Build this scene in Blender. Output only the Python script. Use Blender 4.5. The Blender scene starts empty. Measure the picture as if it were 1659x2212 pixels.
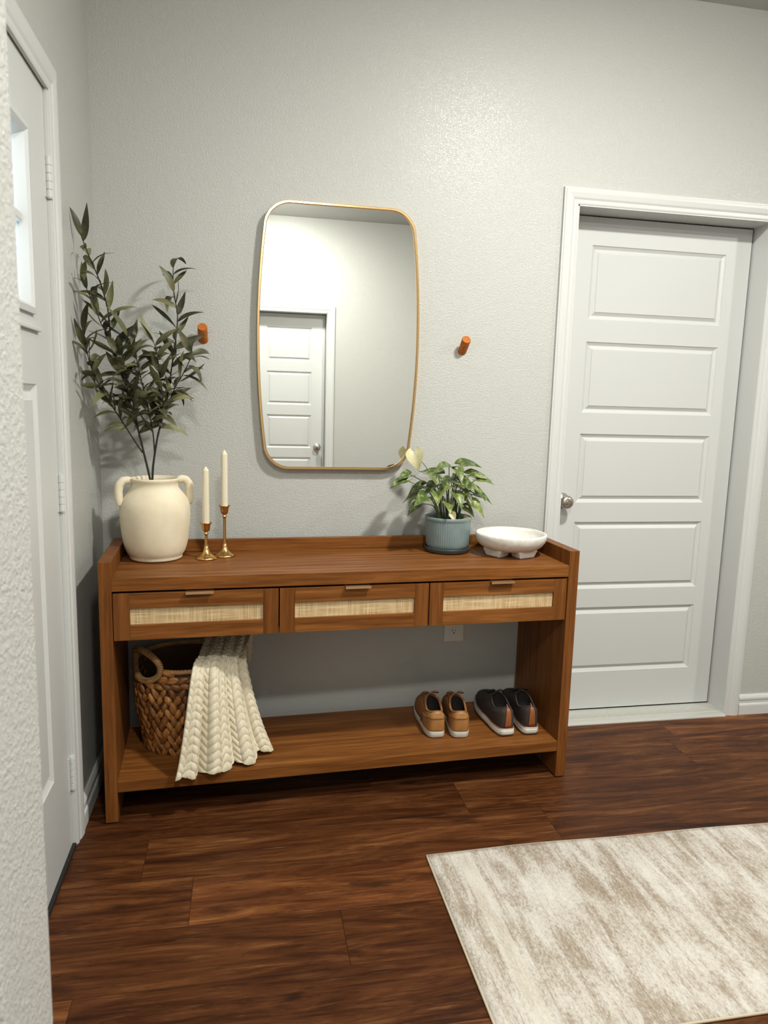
import bpy, bmesh, math, random
from mathutils import Vector, Matrix, noise

scene = bpy.context.scene
C = scene.collection
random.seed(7)

# ------------------------------------------------------------------ camera
cam_d = bpy.data.cameras.new('camera')
cam = bpy.data.objects.new('camera', cam_d)
C.objects.link(cam)
cam_d.sensor_fit = 'HORIZONTAL'
cam_d.sensor_width = 36.0
cam_d.lens = 1555.57 / 1659 * 36.0
cam_d.clip_start = 0.02
R_ = Vector((0.98172063, -0.1884146, 0.0269175))
U_ = Vector((0.00188686, 0.15105491, 0.98852357))
F_ = Vector((0.19031829, 0.97040319, -0.14864924))
m = Matrix.Identity(4)
for i in range(3):
    m[i][0] = R_[i]; m[i][1] = U_[i]; m[i][2] = -F_[i]
m[0][3], m[1][3], m[2][3] = 0.4183, -2.6297, 1.2972
cam.matrix_world = m
cam_d.dof.use_dof = True
cam_d.dof.focus_distance = 2.5
cam_d.dof.aperture_fstop = 14.0
scene.camera = cam

# ------------------------------------------------------------------ world, exposure
world = bpy.data.worlds.new('world'); scene.world = world
world.use_nodes = True
bgn = world.node_tree.nodes['Background']
bgn.inputs[0].default_value = (0.72, 0.88, 1.0, 1)
bgn.inputs[1].default_value = 4.0
scene.view_settings.view_transform = 'Standard'
scene.view_settings.look = 'None'
scene.view_settings.exposure = 0.12
scene.view_settings.gamma = 1.0
scene.view_settings.use_curve_mapping = False

LAMP_POWER = 650.0    # radiance of the frosted dome
LAMP_COLOR = (1.0, 0.978, 0.905)

# ------------------------------------------------------------------ materials
def newmat(name):
    mt = bpy.data.materials.new(name); mt.use_nodes = True
    nt = mt.node_tree
    return mt, nt, nt.nodes['Principled BSDF']

def N(nt, t, **kw):
    n = nt.nodes.new(t)
    for k, v in kw.items():
        setattr(n, k, v)
    return n

K = 0.66
def scl(c, k=K): return tuple(x * k for x in c)

def plain(name, col, rough=0.5, metal=0.0, spec=0.5):
    if not metal: col = scl(col, 0.80)
    mt, nt, b = newmat(name)
    b.inputs['Base Color'].default_value = (*col, 1)
    b.inputs['Roughness'].default_value = rough
    b.inputs['Metallic'].default_value = metal
    b.inputs['Specular IOR Level'].default_value = spec
    return mt

def coords(nt, scale=(1, 1, 1), rnd=False):
    tc = N(nt, 'ShaderNodeTexCoord')
    mp = N(nt, 'ShaderNodeMapping')
    mp.inputs['Scale'].default_value = scale
    nt.links.new(tc.outputs['Object'], mp.inputs['Vector'])
    if rnd:
        oi = N(nt, 'ShaderNodeObjectInfo')
        mu = N(nt, 'ShaderNodeVectorMath', operation='SCALE')
        cx = N(nt, 'ShaderNodeCombineXYZ')
        for i in range(3):
            nt.links.new(oi.outputs['Random'], cx.inputs[i])
        nt.links.new(cx.outputs[0], mu.inputs[0]); mu.inputs['Scale'].default_value = 37.0
        nt.links.new(mu.outputs[0], mp.inputs['Location'])
    return mp.outputs[0]

def noise_n(nt, vec, scale, detail=4, rough=0.55, dist=0.0):
    n = N(nt, 'ShaderNodeTexNoise')
    n.inputs['Scale'].default_value = scale
    n.inputs['Detail'].default_value = detail
    n.inputs['Roughness'].default_value = rough
    n.inputs['Distortion'].default_value = dist
    nt.links.new(vec, n.inputs['Vector'])
    return n.outputs['Fac']

def ramp(nt, fac, stops):
    r = N(nt, 'ShaderNodeValToRGB')
    els = r.color_ramp.elements
    while len(els) < len(stops):
        els.new(0.5)
    for e, (p, c) in zip(els, stops):
        e.position = p; e.color = (*c, 1)
    nt.links.new(fac, r.inputs[0])
    return r.outputs[0]

def mixc(nt, a, b, fac, mode='MIX'):
    n = N(nt, 'ShaderNodeMix', data_type='RGBA', blend_type=mode)
    for s, v in ((n.inputs[6], a), (n.inputs[7], b)):
        if isinstance(v, tuple): s.default_value = (*v, 1)
        else: nt.links.new(v, s)
    if isinstance(fac, (int, float)): n.inputs[0].default_value = fac
    else: nt.links.new(fac, n.inputs[0])
    return n.outputs[2]

def bump(nt, b, h, strength=0.3, dist=0.002):
    n = N(nt, 'ShaderNodeBump')
    n.inputs['Strength'].default_value = strength
    n.inputs['Distance'].default_value = dist
    nt.links.new(h, n.inputs['Height'])
    nt.links.new(n.outputs[0], b.inputs['Normal'])

def mathn(nt, op, a, b=0.0):
    n = N(nt, 'ShaderNodeMath', operation=op)
    for s, v in ((n.inputs[0], a), (n.inputs[1], b)):
        if isinstance(v, (int, float)): s.default_value = v
        else: nt.links.new(v, s)
    return n.outputs[0]

def wall_paint(name, col, strength=0.55):
    mt, nt, b = newmat(name)
    v = coords(nt)
    f1 = noise_n(nt, v, 210, 3, 0.5, 0.6)
    f2 = noise_n(nt, v, 90, 2, 0.5, 0.4)
    h = mathn(nt, 'ADD', ramp(nt, f1, [(0.42, (0, 0, 0)), (0.62, (1, 1, 1))]), f2)
    bump(nt, b, h, strength, 0.0011)
    b.inputs['Base Color'].default_value = (*col, 1)
    b.inputs['Roughness'].default_value = 0.35
    b.inputs['Specular IOR Level'].default_value = 0.55
    return mt

def wood(name, dark, mid, light, axis='X', stretch=20, scale=2.6, rough=0.42, rnd=False):
    mt, nt, b = newmat(name)
    s = [stretch, stretch, stretch]; s['XYZ'.index(axis)] = 1.0
    v = coords(nt, tuple(s), rnd)
    f = noise_n(nt, v, scale, 7, 0.62, 0.35)
    hue = lambda c: (c[0] * K * 1.05, c[1] * K * 0.80, c[2] * K * 0.47)
    dark, mid, light = hue(dark), hue(mid), hue(light)
    col = ramp(nt, f, [(0.3, dark), (0.5, mid), (0.72, light)])
    s2 = [220, 220, 220]; s2['XYZ'.index(axis)] = 9.0
    f2 = noise_n(nt, coords(nt, tuple(s2), rnd), 1.0, 3, 0.6)
    col = mixc(nt, col, ramp(nt, f2, [(0.3, (0.62, 0.62, 0.62)), (0.6, (1.08, 1.08, 1.08))]), 0.6, 'MULTIPLY')
    nt.links.new(col, b.inputs['Base Color'])
    b.inputs['Roughness'].default_value = rough
    b.inputs['Specular IOR Level'].default_value = 0.15
    bump(nt, b, f2, 0.12, 0.0006)
    return mt

M = {}
M['wall'] = wall_paint('wall_paint', (0.46, 0.467, 0.443))
M['ceiling'] = wall_paint('ceiling_paint', (0.52, 0.53, 0.51), 0.4)
M['trim'] = plain('trim_white', (0.70, 0.715, 0.70), 0.34)
M['door'] = plain('door_white', (0.675, 0.69, 0.678), 0.38)
M['wood'] = wood('console_wood', (0.150, 0.064, 0.024), (0.255, 0.120, 0.047), (0.40, 0.205, 0.085), 'X')
M['woodz'] = wood('console_wood_upright', (0.155, 0.067, 0.025), (0.235, 0.108, 0.042), (0.33, 0.165, 0.067), 'Z')
M['brass'] = plain('brass', (0.62, 0.38, 0.15), 0.24, 1.0)
M['pull'] = plain('drawer_pull_brass', (0.88, 0.60, 0.33), 0.38, 1.0)
M['gold'] = plain('gold_frame', (0.72, 0.47, 0.22), 0.22, 1.0)
M['mirror'] = plain('mirror_glass', (0.90, 0.91, 0.885), 0.0, 1.0)
M['nickel'] = plain('satin_nickel', (0.55, 0.50, 0.44), 0.28, 1.0)
M['alu'] = plain('threshold_metal', (0.66, 0.66, 0.62), 0.38, 0.55)
M['black'] = plain('black_rubber', (0.012, 0.011, 0.010), 0.6)
M['wax'] = plain('candle_wax', (0.86, 0.80, 0.61), 0.5)
M['wax'].node_tree.nodes['Principled BSDF'].inputs['Subsurface Weight'].default_value = 0.15
M['soil'] = plain('potting_soil', (0.025, 0.016, 0.010), 0.95)
M['peg'] = wood('peg_wood', (0.52, 0.19, 0.06), (0.66, 0.27, 0.09), (0.80, 0.36, 0.14), 'Y', 10, 20)
M['plastic'] = plain('outlet_plastic', (0.80, 0.77, 0.70), 0.35)

def mk_floor():
    mt, nt, b = newmat('plank_wood')
    v = coords(nt, (1.0, 8.5, 1), True)
    f = noise_n(nt, v, 2.1, 10, 0.70, 1.1)
    col = ramp(nt, f, [(0.30, (0.020, 0.0066, 0.0027)), (0.44, (0.064, 0.021, 0.0072)), (0.56, (0.114, 0.041, 0.0132)), (0.74, (0.235, 0.103, 0.036))])
    f3 = noise_n(nt, coords(nt, (3.0, 150.0, 1), True), 1.0, 3, 0.7)
    col = mixc(nt, col, ramp(nt, f3, [(0.32, (0.55, 0.50, 0.46)), (0.62, (1.12, 1.12, 1.12))]), 0.7, 'MULTIPLY')
    # knots and dark checks
    f4 = noise_n(nt, coords(nt, (5.0, 16.0, 1), True), 1.0, 2, 0.4)
    col = mixc(nt, col, (0.018, 0.008, 0.004), ramp(nt, f4, [(0.69, (0, 0, 0)), (0.76, (0.8, 0.8, 0.8))]))
    f7 = noise_n(nt, coords(nt, (2.2, 42.0, 1), True), 1.0, 5, 0.6, 0.8)
    col = mixc(nt, col, (0.012, 0.005, 0.0025), ramp(nt, f7, [(0.485, (0, 0, 0)), (0.5, (0.6, 0.6, 0.6)), (0.515, (0, 0, 0))]))
    f8 = noise_n(nt, coords(nt, (8.0, 120.0, 1), True), 1.0, 3, 0.6, 0.4)
    col = mixc(nt, col, (0.26, 0.14, 0.065), ramp(nt, f8, [(0.64, (0, 0, 0)), (0.74, (0.38, 0.38, 0.38))]))
    oi = N(nt, 'ShaderNodeObjectInfo')
    col = mixc(nt, col, ramp(nt, oi.outputs['Random'], [(0.0, (0.72, 0.69, 0.66)), (0.5, (1.0, 1.0, 1.0)), (1.0, (1.35, 1.32, 1.28))]), 1.0, 'MULTIPLY')
    nt.links.new(col, b.inputs['Base Color'])
    b.inputs['Roughness'].default_value = 0.42
    b.inputs['Specular IOR Level'].default_value = 0.13
    bump(nt, b, mathn(nt, 'ADD', f3, mathn(nt, 'MULTIPLY', f4, 0.5)), 0.15, 0.001)
    return mt
M['plank'] = mk_floor()

def mk_rug():
    mt, nt, b = newmat('rug_pile')
    # faded streaks run across the runner
    f1 = noise_n(nt, coords(nt, (34, 5.5, 1)), 1.0, 5, 0.62, 0.5)
    f2 = noise_n(nt, coords(nt, (4.5, 3.6, 1)), 1.0, 3, 0.6)
    f3 = noise_n(nt, coords(nt, (190, 75, 1)), 1.0, 4, 0.85)
    s = mathn(nt, 'ADD', mathn(nt, 'MULTIPLY', f1, 0.44), mathn(nt, 'ADD', mathn(nt, 'MULTIPLY', f2, 0.42), mathn(nt, 'MULTIPLY', f3, 0.52)))
    col = ramp(nt, s, [(0.56, (0.56, 0.54, 0.495)), (0.66, (0.46, 0.43, 0.385)), (0.75, (0.31, 0.262, 0.21)), (0.86, (0.20, 0.15, 0.105))])
    # a few rusty specks
    f5 = noise_n(nt, coords(nt, (16, 7, 1)), 1.0, 4, 0.7)
    col = mixc(nt, col, (0.24, 0.13, 0.09), ramp(nt, f5, [(0.66, (0, 0, 0)), (0.74, (0.5, 0.5, 0.5))]))
    # paler band along the border
    tc = N(nt, 'ShaderNodeTexCoord'); sx = N(nt, 'ShaderNodeSeparateXYZ')
    nt.links.new(tc.outputs['Object'], sx.inputs[0])
    dx = mathn(nt, 'ABSOLUTE', mathn(nt, 'SUBTRACT', sx.outputs[0], 0.105))
    band = mathn(nt, 'LESS_THAN', dx, 0.022)
    col = mixc(nt, col, (0.56, 0.53, 0.46), mathn(nt, 'MULTIPLY', band, 0.45))
    for p in (0.035, 0.062, 0.150):
        l = mathn(nt, 'LESS_THAN', mathn(nt, 'ABSOLUTE', mathn(nt, 'SUBTRACT', sx.outputs[0], p)), 0.0022)
        col = mixc(nt, col, (0.32, 0.27, 0.20), mathn(nt, 'MULTIPLY', mathn(nt, 'MULTIPLY', l, f1), 0.9))
    nt.links.new(col, b.inputs['Base Color'])
    b.inputs['Roughness'].default_value = 0.95
    b.inputs['Specular IOR Level'].default_value = 0.1
    f6 = noise_n(nt, coords(nt, (1, 1, 1)), 700, 2, 0.6)
    bump(nt, b, f6, 0.5, 0.0015)
    return mt
M['rug'] = mk_rug()

def mk_cane():
    mt, nt, b = newmat('woven_cane')
    tc = N(nt, 'ShaderNodeTexCoord'); sx = N(nt, 'ShaderNodeSeparateXYZ')
    nt.links.new(tc.outputs['Object'], sx.inputs[0])
    wx = mathn(nt, 'ABSOLUTE', mathn(nt, 'SINE', mathn(nt, 'MULTIPLY', sx.outputs[0], math.pi / 0.0034)))
    wz = mathn(nt, 'ABSOLUTE', mathn(nt, 'SINE', mathn(nt, 'MULTIPLY', sx.outputs[2], math.pi / 0.0034)))
    nx = noise_n(nt, coords(nt, (300, 300, 8)), 1.0, 2, 0.6)
    nz = noise_n(nt, coords(nt, (8, 300, 300)), 1.0, 2, 0.6)
    cx = mixc(nt, (0.40, 0.25, 0.10), (0.84, 0.66, 0.38), ramp(nt, nx, [(0.35, (0, 0, 0)), (0.65, (1, 1, 1))]))
    cz = mixc(nt, (0.38, 0.23, 0.09), (0.86, 0.68, 0.40), ramp(nt, nz, [(0.35, (0, 0, 0)), (0.65, (1, 1, 1))]))
    col = mixc(nt, cx, cz, mathn(nt, 'GREATER_THAN', wz, wx))
    hi = mathn(nt, 'MAXIMUM', wx, wz)
    col = mixc(nt, (0.08, 0.045, 0.02), col, ramp(nt, hi, [(0.45, (0, 0, 0)), (0.72, (1, 1, 1))]))
    nt.links.new(col, b.inputs['Base Color'])
    b.inputs['Roughness'].default_value = 0.6
    bump(nt, b, hi, 0.6, 0.001)
    return mt
M['cane'] = mk_cane()

def mottled(name, c1, c2, scale, rough, bumpd=0.0, rnd=False, detail=4):
    mt, nt, b = newmat(name)
    f = noise_n(nt, coords(nt, (1, 1, 1), rnd), scale, detail, 0.6)
    c1, c2 = scl(c1, 0.74), scl(c2, 0.74)
    nt.links.new(ramp(nt, f, [(0.32, c1), (0.68, c2)]), b.inputs['Base Color'])
    b.inputs['Roughness'].default_value = rough
    if bumpd:
        bump(nt, b, f, 0.5, bumpd)
    return mt
M['vase'] = mottled('cream_stoneware', (0.90, 0.79, 0.56), (1.0, 0.90, 0.69), 14, 0.75, 0.0008)
M['bowl'] = mottled('white_stone', (0.82, 0.79, 0.71), (0.98, 0.96, 0.90), 60, 0.7, 0.0006)
M['pot'] = mottled('blue_grey_glaze', (0.205, 0.285, 0.290), (0.265, 0.350, 0.352), 18, 0.35)
M['saucer'] = plain('dark_grey_glaze', (0.06, 0.078, 0.08), 0.35)
M['blanket'] = mottled('cream_plush', (0.80, 0.71, 0.51), (0.95, 0.87, 0.68), 45, 0.95, 0.001)
def mk_strand():
    mt, nt, b = newmat('water_hyacinth')
    f = noise_n(nt, coords(nt, (30, 170, 60), True), 1.0, 4, 0.65)
    col = ramp(nt, f, [(0.30, (0.12, 0.042, 0.011)), (0.5, (0.26, 0.105, 0.027)), (0.72, (0.46, 0.215, 0.065))])
    oi = N(nt, 'ShaderNodeObjectInfo')
    col = mixc(nt, col, ramp(nt, oi.outputs['Random'], [(0.0, (0.55, 0.5, 0.45)), (0.5, (1.0, 1.0, 1.0)), (1.0, (1.5, 1.5, 1.45))]), 1.0, 'MULTIPLY')
    nt.links.new(col, b.inputs['Base Color'])
    b.inputs['Roughness'].default_value = 0.42
    bump(nt, b, f, 0.6, 0.0015)
    return mt
M['strand'] = mk_strand()
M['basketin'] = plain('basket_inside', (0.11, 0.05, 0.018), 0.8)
M['wrap'] = mottled('basket_wrap', (0.34, 0.16, 0.05), (0.54, 0.31, 0.12), 40, 0.55, 0.0008)
M['suede'] = mottled('tan_suede', (0.29, 0.115, 0.028), (0.37, 0.155, 0.042), 60, 0.85, 0.0004)
M['tan_leather'] = mottled('tan_leather', (0.42, 0.185, 0.05), (0.50, 0.235, 0.07), 40, 0.5)
M['tan_dark'] = plain('tan_emboss', (0.19, 0.075, 0.02), 0.7)
M['sole'] = mottled('white_rubber', (0.68, 0.66, 0.59), (0.80, 0.78, 0.72), 30, 0.55)
M['shoe_in'] = plain('dark_lining', (0.018, 0.014, 0.013), 0.9)
M['knit'] = mottled('dark_brown_knit', (0.030, 0.019, 0.016), (0.062, 0.042, 0.036), 160, 0.9, 0.0005)
M['heel_leather'] = mottled('chestnut_leather', (0.30, 0.092, 0.026), (0.38, 0.125, 0.036), 50, 0.4)
M['stem'] = plain('branch_bark', (0.020, 0.016, 0.012), 0.7)
M['gstem'] = plain('green_stalk', (0.10, 0.14, 0.035), 0.6)

def leafmat(name, stops, rough=0.5, veins=False):
    mt, nt, b = newmat(name)
    oi = N(nt, 'ShaderNodeObjectInfo')
    col = ramp(nt, oi.outputs['Random'], stops)
    if veins:
        f = noise_n(nt, coords(nt, (1, 1, 1), True), 60, 3, 0.6)
        col = mixc(nt, col, (0.40, 0.46, 0.15), ramp(nt, f, [(0.48, (0, 0, 0)), (0.72, (0.62, 0.62, 0.62))]))
    else:
        f = noise_n(nt, coords(nt, (1, 1, 1), True), 24, 2, 0.6)
        col = mixc(nt, col, (0.15, 0.125, 0.045), ramp(nt, f, [(0.45, (0, 0, 0)), (0.72, (0.65, 0.65, 0.65))]))
    nt.links.new(col, b.inputs['Base Color'])
    b.inputs['Roughness'].default_value = rough
    return mt
M['olive'] = leafmat('olive_leaf', [(0.0, (0.024, 0.026, 0.012)), (0.4, (0.045, 0.050, 0.022)), (0.75, (0.080, 0.086, 0.036)), (1.0, (0.20, 0.20, 0.09))], 0.5)
M['aroid'] = leafmat('arrowhead_leaf', [(0.0, (0.026, 0.050, 0.010)), (0.5, (0.062, 0.100, 0.020)), (1.0, (0.16, 0.20, 0.05))], 0.4, True)
M['pale_leaf'] = mottled('pale_leaf', (0.74, 0.74, 0.36), (0.86, 0.78, 0.52), 60, 0.5)
M['pink_leaf'] = mottled('pinkish_leaf', (0.42, 0.26, 0.14), (0.30, 0.28, 0.09), 60, 0.5)

def mk_glass():
    mt = bpy.data.materials.new('pane_glass'); mt.use_nodes = True
    nt = mt.node_tree; nt.nodes.clear()
    o = N(nt, 'ShaderNodeOutputMaterial'); t = N(nt, 'ShaderNodeBsdfTransparent'); g = N(nt, 'ShaderNodeBsdfGlossy')
    g.inputs['Roughness'].default_value = 0.02
    x = N(nt, 'ShaderNodeMixShader'); x.inputs[0].default_value = 0.06
    nt.links.new(t.outputs[0], x.inputs[1]); nt.links.new(g.outputs[0], x.inputs[2]); nt.links.new(x.outputs[0], o.inputs[0])
    return mt
M['glass'] = mk_glass()

def mk_emit(name, col, s):
    mt = bpy.data.materials.new(name); mt.use_nodes = True
    b = mt.node_tree.nodes['Principled BSDF']
    b.inputs['Base Color'].default_value = (0.9, 0.9, 0.88, 1)
    b.inputs['Emission Color'].default_value = (*col, 1)
    b.inputs['Emission Strength'].default_value = s
    return mt

# ------------------------------------------------------------------ geometry helpers
class MB:
    def __init__(self):
        self.v = []; self.f = []
    def add(self, vs, fs):
        o = len(self.v)
        self.v += [tuple(p) for p in vs]
        self.f += [tuple(i + o for i in f) for f in fs]
        return self
    def box(self, x0, x1, y0, y1, z0, z1):
        vs = [(x, y, z) for z in (z0, z1) for y in (y0, y1) for x in (x0, x1)]
        return self.add(vs, [(0, 2, 3, 1), (4, 5, 7, 6), (0, 1, 5, 4), (2, 6, 7, 3), (0, 4, 6, 2), (1, 3, 7, 5)])
    def lathe(self, prof, seg=32, c=(0, 0, 0), sx=1.0, sy=1.0, cap=False):
        n = len(prof); vs = []; fs = []
        for (r, z) in prof:
            for k in range(seg):
                a = 2 * math.pi * k / seg
                vs.append((c[0] + r * sx * math.cos(a), c[1] + r * sy * math.sin(a), c[2] + z))
        for i in range(n - 1):
            for k in range(seg):
                k2 = (k + 1) % seg
                fs.append((i * seg + k, i * seg + k2, (i + 1) * seg + k2, (i + 1) * seg + k))
        if cap:
            fs.append(tuple(range(seg))[::-1]); fs.append(tuple((n - 1) * seg + k for k in range(seg)))
        return self.add(vs, fs)
    def tube(self, pts, rad, seg=8, closed=False, cap=True):
        pts = [Vector(p) for p in pts]; n = len(pts)
        if not isinstance(rad, (list, tuple)): rad = [rad] * n
        vs = []; fs = []; up = None
        for i, p in enumerate(pts):
            if closed: t = pts[(i + 1) % n] - pts[i - 1]
            else: t = pts[min(i + 1, n - 1)] - pts[max(i - 1, 0)]
            t.normalize()
            if up is None:
                up = t.orthogonal().normalized()
            else:
                up = (up - t * up.dot(t))
                if up.length < 1e-6: up = t.orthogonal()
                up.normalize()
            w = t.cross(up)
            for k in range(seg):
                a = 2 * math.pi * k / seg
                vs.append(p + (up * math.cos(a) + w * math.sin(a)) * rad[i])
        for i in range(n if closed else n - 1):
            j = (i + 1) % n
            for k in range(seg):
                k2 = (k + 1) % seg
                fs.append((i * seg + k, i * seg + k2, j * seg + k2, j * seg + k))
        if cap and not closed:
            fs.append(tuple(range(seg))[::-1]); fs.append(tuple((n - 1) * seg + k for k in range(seg)))
        return self.add(vs, fs)
    def grid(self, P, closed_u=False):
        nu = len(P); nv = len(P[0]); vs = [p for r in P for p in r]; fs = []
        for i in range(nu if closed_u else nu - 1):
            i2 = (i + 1) % nu
            for j in range(nv - 1):
                fs.append((i * nv + j, i2 * nv + j, i2 * nv + j + 1, i * nv + j + 1))
        return self.add(vs, fs)
    def mesh(self, name, mat, smooth=False, fix=True):
        me = bpy.data.meshes.new(name)
        me.from_pydata([tuple(p) for p in self.v], [], self.f)
        if fix:
            bm = bmesh.new(); bm.from_mesh(me)
            bmesh.ops.recalc_face_normals(bm, faces=bm.faces)
            bm.to_mesh(me); bm.free()
        if mat: me.materials.append(M[mat])
        if smooth:
            me.polygons.foreach_set('use_smooth', [True] * len(me.polygons))
        me.update()
        return me
    def build(self, name, mat, parent=None, smooth=False, bevel=0.0, seg=2, fix=True):
        return link(name, self.mesh(name, mat, smooth, fix), parent, bevel, seg)

def link(name, me, parent=None, bevel=0.0, seg=2):
    o = bpy.data.objects.new(name, me)
    C.objects.link(o)
    if parent: o.parent = parent
    if bevel:
        b = o.modifiers.new('bevel', 'BEVEL'); b.width = bevel; b.segments = seg; b.limit_method = 'ANGLE'
        b.angle_limit = math.radians(40)
    return o

def box(name, mat, dims, parent=None, bevel=0.0, seg=2):
    return MB().box(*dims).build(name, mat, parent, False, bevel, seg)

def tag(o, label, cat, group=None):
    o['label'] = label; o['category'] = cat
    if group: o['group'] = group
    return o

def thing(name, label, cat, loc=(0, 0, 0), rz=0.0, group=None):
    o = bpy.data.objects.new(name, None); C.objects.link(o)
    o.location = loc; o.rotation_euler = (0, 0, rz); o.empty_display_size = 0.1
    return tag(o, label, cat, group)

def struct(o, label, cat):
    o['kind'] = 'structure'
    return tag(o, label, cat)

def structure(name, label, cat, loc=(0, 0, 0), rz=0.0):
    o = thing(name, label, cat, loc, rz); o['kind'] = 'structure'
    return o

def smooth_mod(o, lv=1):
    s = o.modifiers.new('sub', 'SUBSURF'); s.levels = lv; s.render_levels = lv
    return o

# ------------------------------------------------------------------ room dimensions
XW = -0.07          # left wall
YF = -3.57          # wall opposite the console
XR = 4.6            # far end of the hall
ZC = 2.79           # ceiling
T = 0.15

# back wall with the door opening
OX0, OX1, OZ = 1.622, 2.474, 2.066
wb = MB().box(XW - 0.2, OX0, 0, T, 0, ZC + 0.02).box(OX0, OX1, 0, T, OZ, ZC + 0.02).box(OX1, XR + T, 0, T, 0, ZC + 0.02)
struct(wb.build('wall_back', 'wall'), 'pale grey textured wall behind the console table', 'wall')
# left wall with the entry door opening
DY0, DY1, DZ = -1.512, -0.552, 2.075
wl = MB().box(XW - 0.15, XW, DY1, 0, 0, ZC + 0.02).box(XW - 0.15, XW, DY0, DY1, DZ, ZC + 0.02).box(XW - 0.15, XW, YF, DY0, 0, ZC + 0.02)
struct(wl.build('wall_left', 'wall'), 'narrow pale wall beside the entry door at the left', 'wall')
# wall opposite, seen in the mirror
CX0, CX1 = 0.47, 1.115
wf = MB().box(XW - 0.15, CX0, YF - T, YF, 0, ZC + 0.02).box(CX0, CX1, YF - T, YF, OZ, ZC + 0.02).box(CX1, XR + T, YF - T, YF, 0, ZC + 0.02)
struct(wf.build('wall_front', 'wall'), 'pale wall reflected in the mirror beside the reflected door', 'wall')
struct(box('wall_right', 'wall', (XR, XR + T, YF - T, T, 0, ZC + 0.02)), 'end wall of the hall beyond the right edge', 'wall')
# short wall end close to the camera
stub = MB().box(XW, 0.246, -2.128, -2.0, 0, ZC)
so = stub.build('wall_stub', 'wall', None, False, 0.006, 3)
struct(so, 'textured wall end close up at the left edge', 'wall')
struct(box('ceiling', 'ceiling', (XW - 0.15, XR + T, YF - T, T, ZC, ZC + 0.08)), 'white ceiling above the hall', 'ceiling')

# floor: base slab with individual planks
fl = box('floor', 'black', (XW - 0.15, XR + T, YF - T, T, -0.05, -0.008))
struct(fl, 'dark brown wood plank floor', 'floor')
PW, PL = 0.19, 1.23
def plank_mesh(l, w=PW - 0.0006):
    me = MB().box(0, l, 0, w, -0.008, 0).mesh('plank', 'plank')
    bm = bmesh.new(); bm.from_mesh(me)
    es = [e for e in bm.edges if all(abs(v.co.z) < 1e-5 for v in e.verts)]
    bmesh.ops.bevel(bm, geom=es, offset=0.0003, segments=1, affect='EDGES')
    bm.to_mesh(me); bm.free()
    return me
pmesh = {}
phase = {2: 1.13, 3: 1.37, 4: 0.28, 5: 0.66, 1: 2.075, 0: 0.9, 6: 0.05, 7: 1.0, 8: 0.45}
rows = int(math.ceil((-YF + 0.01) / PW)) + 1
for r in range(rows):
    y1 = -0.005 - r * PW + PW * 0   # back edge of the row
    if r == 0: y1 = -0.005
    y0 = y1 - PW
    x = phase.get(r, random.uniform(0, PL))
    while x > XW - 0.15: x -= PL
    x_min, x_max = XW - 0.1, XR
    while x < x_max:
        a = max(x, x_min); b = min(x + PL - 0.0008, x_max)
        if b - a > 0.03:
            key = round(b - a, 3)
            if key not in pmesh: pmesh[key] = plank_mesh(b - a)
            o = link('plank', pmesh[key], fl); o.location = (a, y0, 0)
        x += PL
# strip of planks under the doorway threshold
o = link('plank', plank_mesh(1.1, 0.12), fl); o.location = (1.5, -0.004, 0)

# baseboards
BB = [(0, 0), (0.014, 0), (0.014, 0.040), (0.0125, 0.046), (0.009, 0.050), (0.009, 0.062), (0.0115, 0.066), (0.0115, 0.074), (0.008, 0.082), (0.004, 0.088), (0, 0.088)]
def baseboard(name, label, p0, p1, nrm):
    p0 = Vector(p0); p1 = Vector(p1); n = Vector(nrm); mb = MB()
    A = [p0 + n * d + Vector((0, 0, z + 0.0005)) for d, z in BB]; B = [p1 + n * d + Vector((0, 0, z + 0.0005)) for d, z in BB]
    k = len(BB)
    mb.add(A + B, [(i, (i + 1) % k, k + (i + 1) % k, k + i) for i in range(k)] + [tuple(range(k)), tuple(range(k, 2 * k))])
    struct(mb.build(name, 'trim'), label, 'baseboard')
baseboard('baseboard_back', 'white baseboard low behind the console table', (XW + 0.001, 0, 0), (1.5705, 0, 0), (0, -1, 0))
baseboard('baseboard_right', 'short white baseboard right of the panelled door', (2.526, 0, 0), (XR, 0, 0), (0, -1, 0))
baseboard('baseboard_left', 'white baseboard between entry door trim and corner', (XW, -0.494, 0), (XW, -0.015, 0), (1, 0, 0))
baseboard('baseboard_front', 'white baseboard on the opposite wall', (1.19, YF, 0), (XR, YF, 0), (0, 1, 0))

# ------------------------------------------------------------------ doors
CAS = [(0.0, 0.0), (0.0, 0.009), (0.005, 0.011), (0.017, 0.0105), (0.024, 0.014), (0.040, 0.0165), (0.050, 0.0165), (0.0535, 0.014), (0.0585, 0.014), (0.0585, 0.0)]
def casing(x0, x1, zt, width=0.0585):
    """door casing sweep in local coords: opening x0..x1, top zt, standing proud towards -y"""
    mb = MB(); vs = []; k = len(CAS); s = width / 0.0585
    for d, h in CAS:
        d *= s
        vs += [(x0 - d, -h, 0.0), (x0 - d, -h, zt + d), (x1 + d, -h, zt + d), (x1 + d, -h, 0.0)]
    fs = []
    for i in range(k - 1):
        for j in range(3):
            fs.append((i * 4 + j, i * 4 + j + 1, (i + 1) * 4 + j + 1, (i + 1) * 4 + j))
    fs.append(tuple(i * 4 for i in range(k))); fs.append(tuple(i * 4 + 3 for i in range(k)))
    return mb.add(vs, fs)

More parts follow.
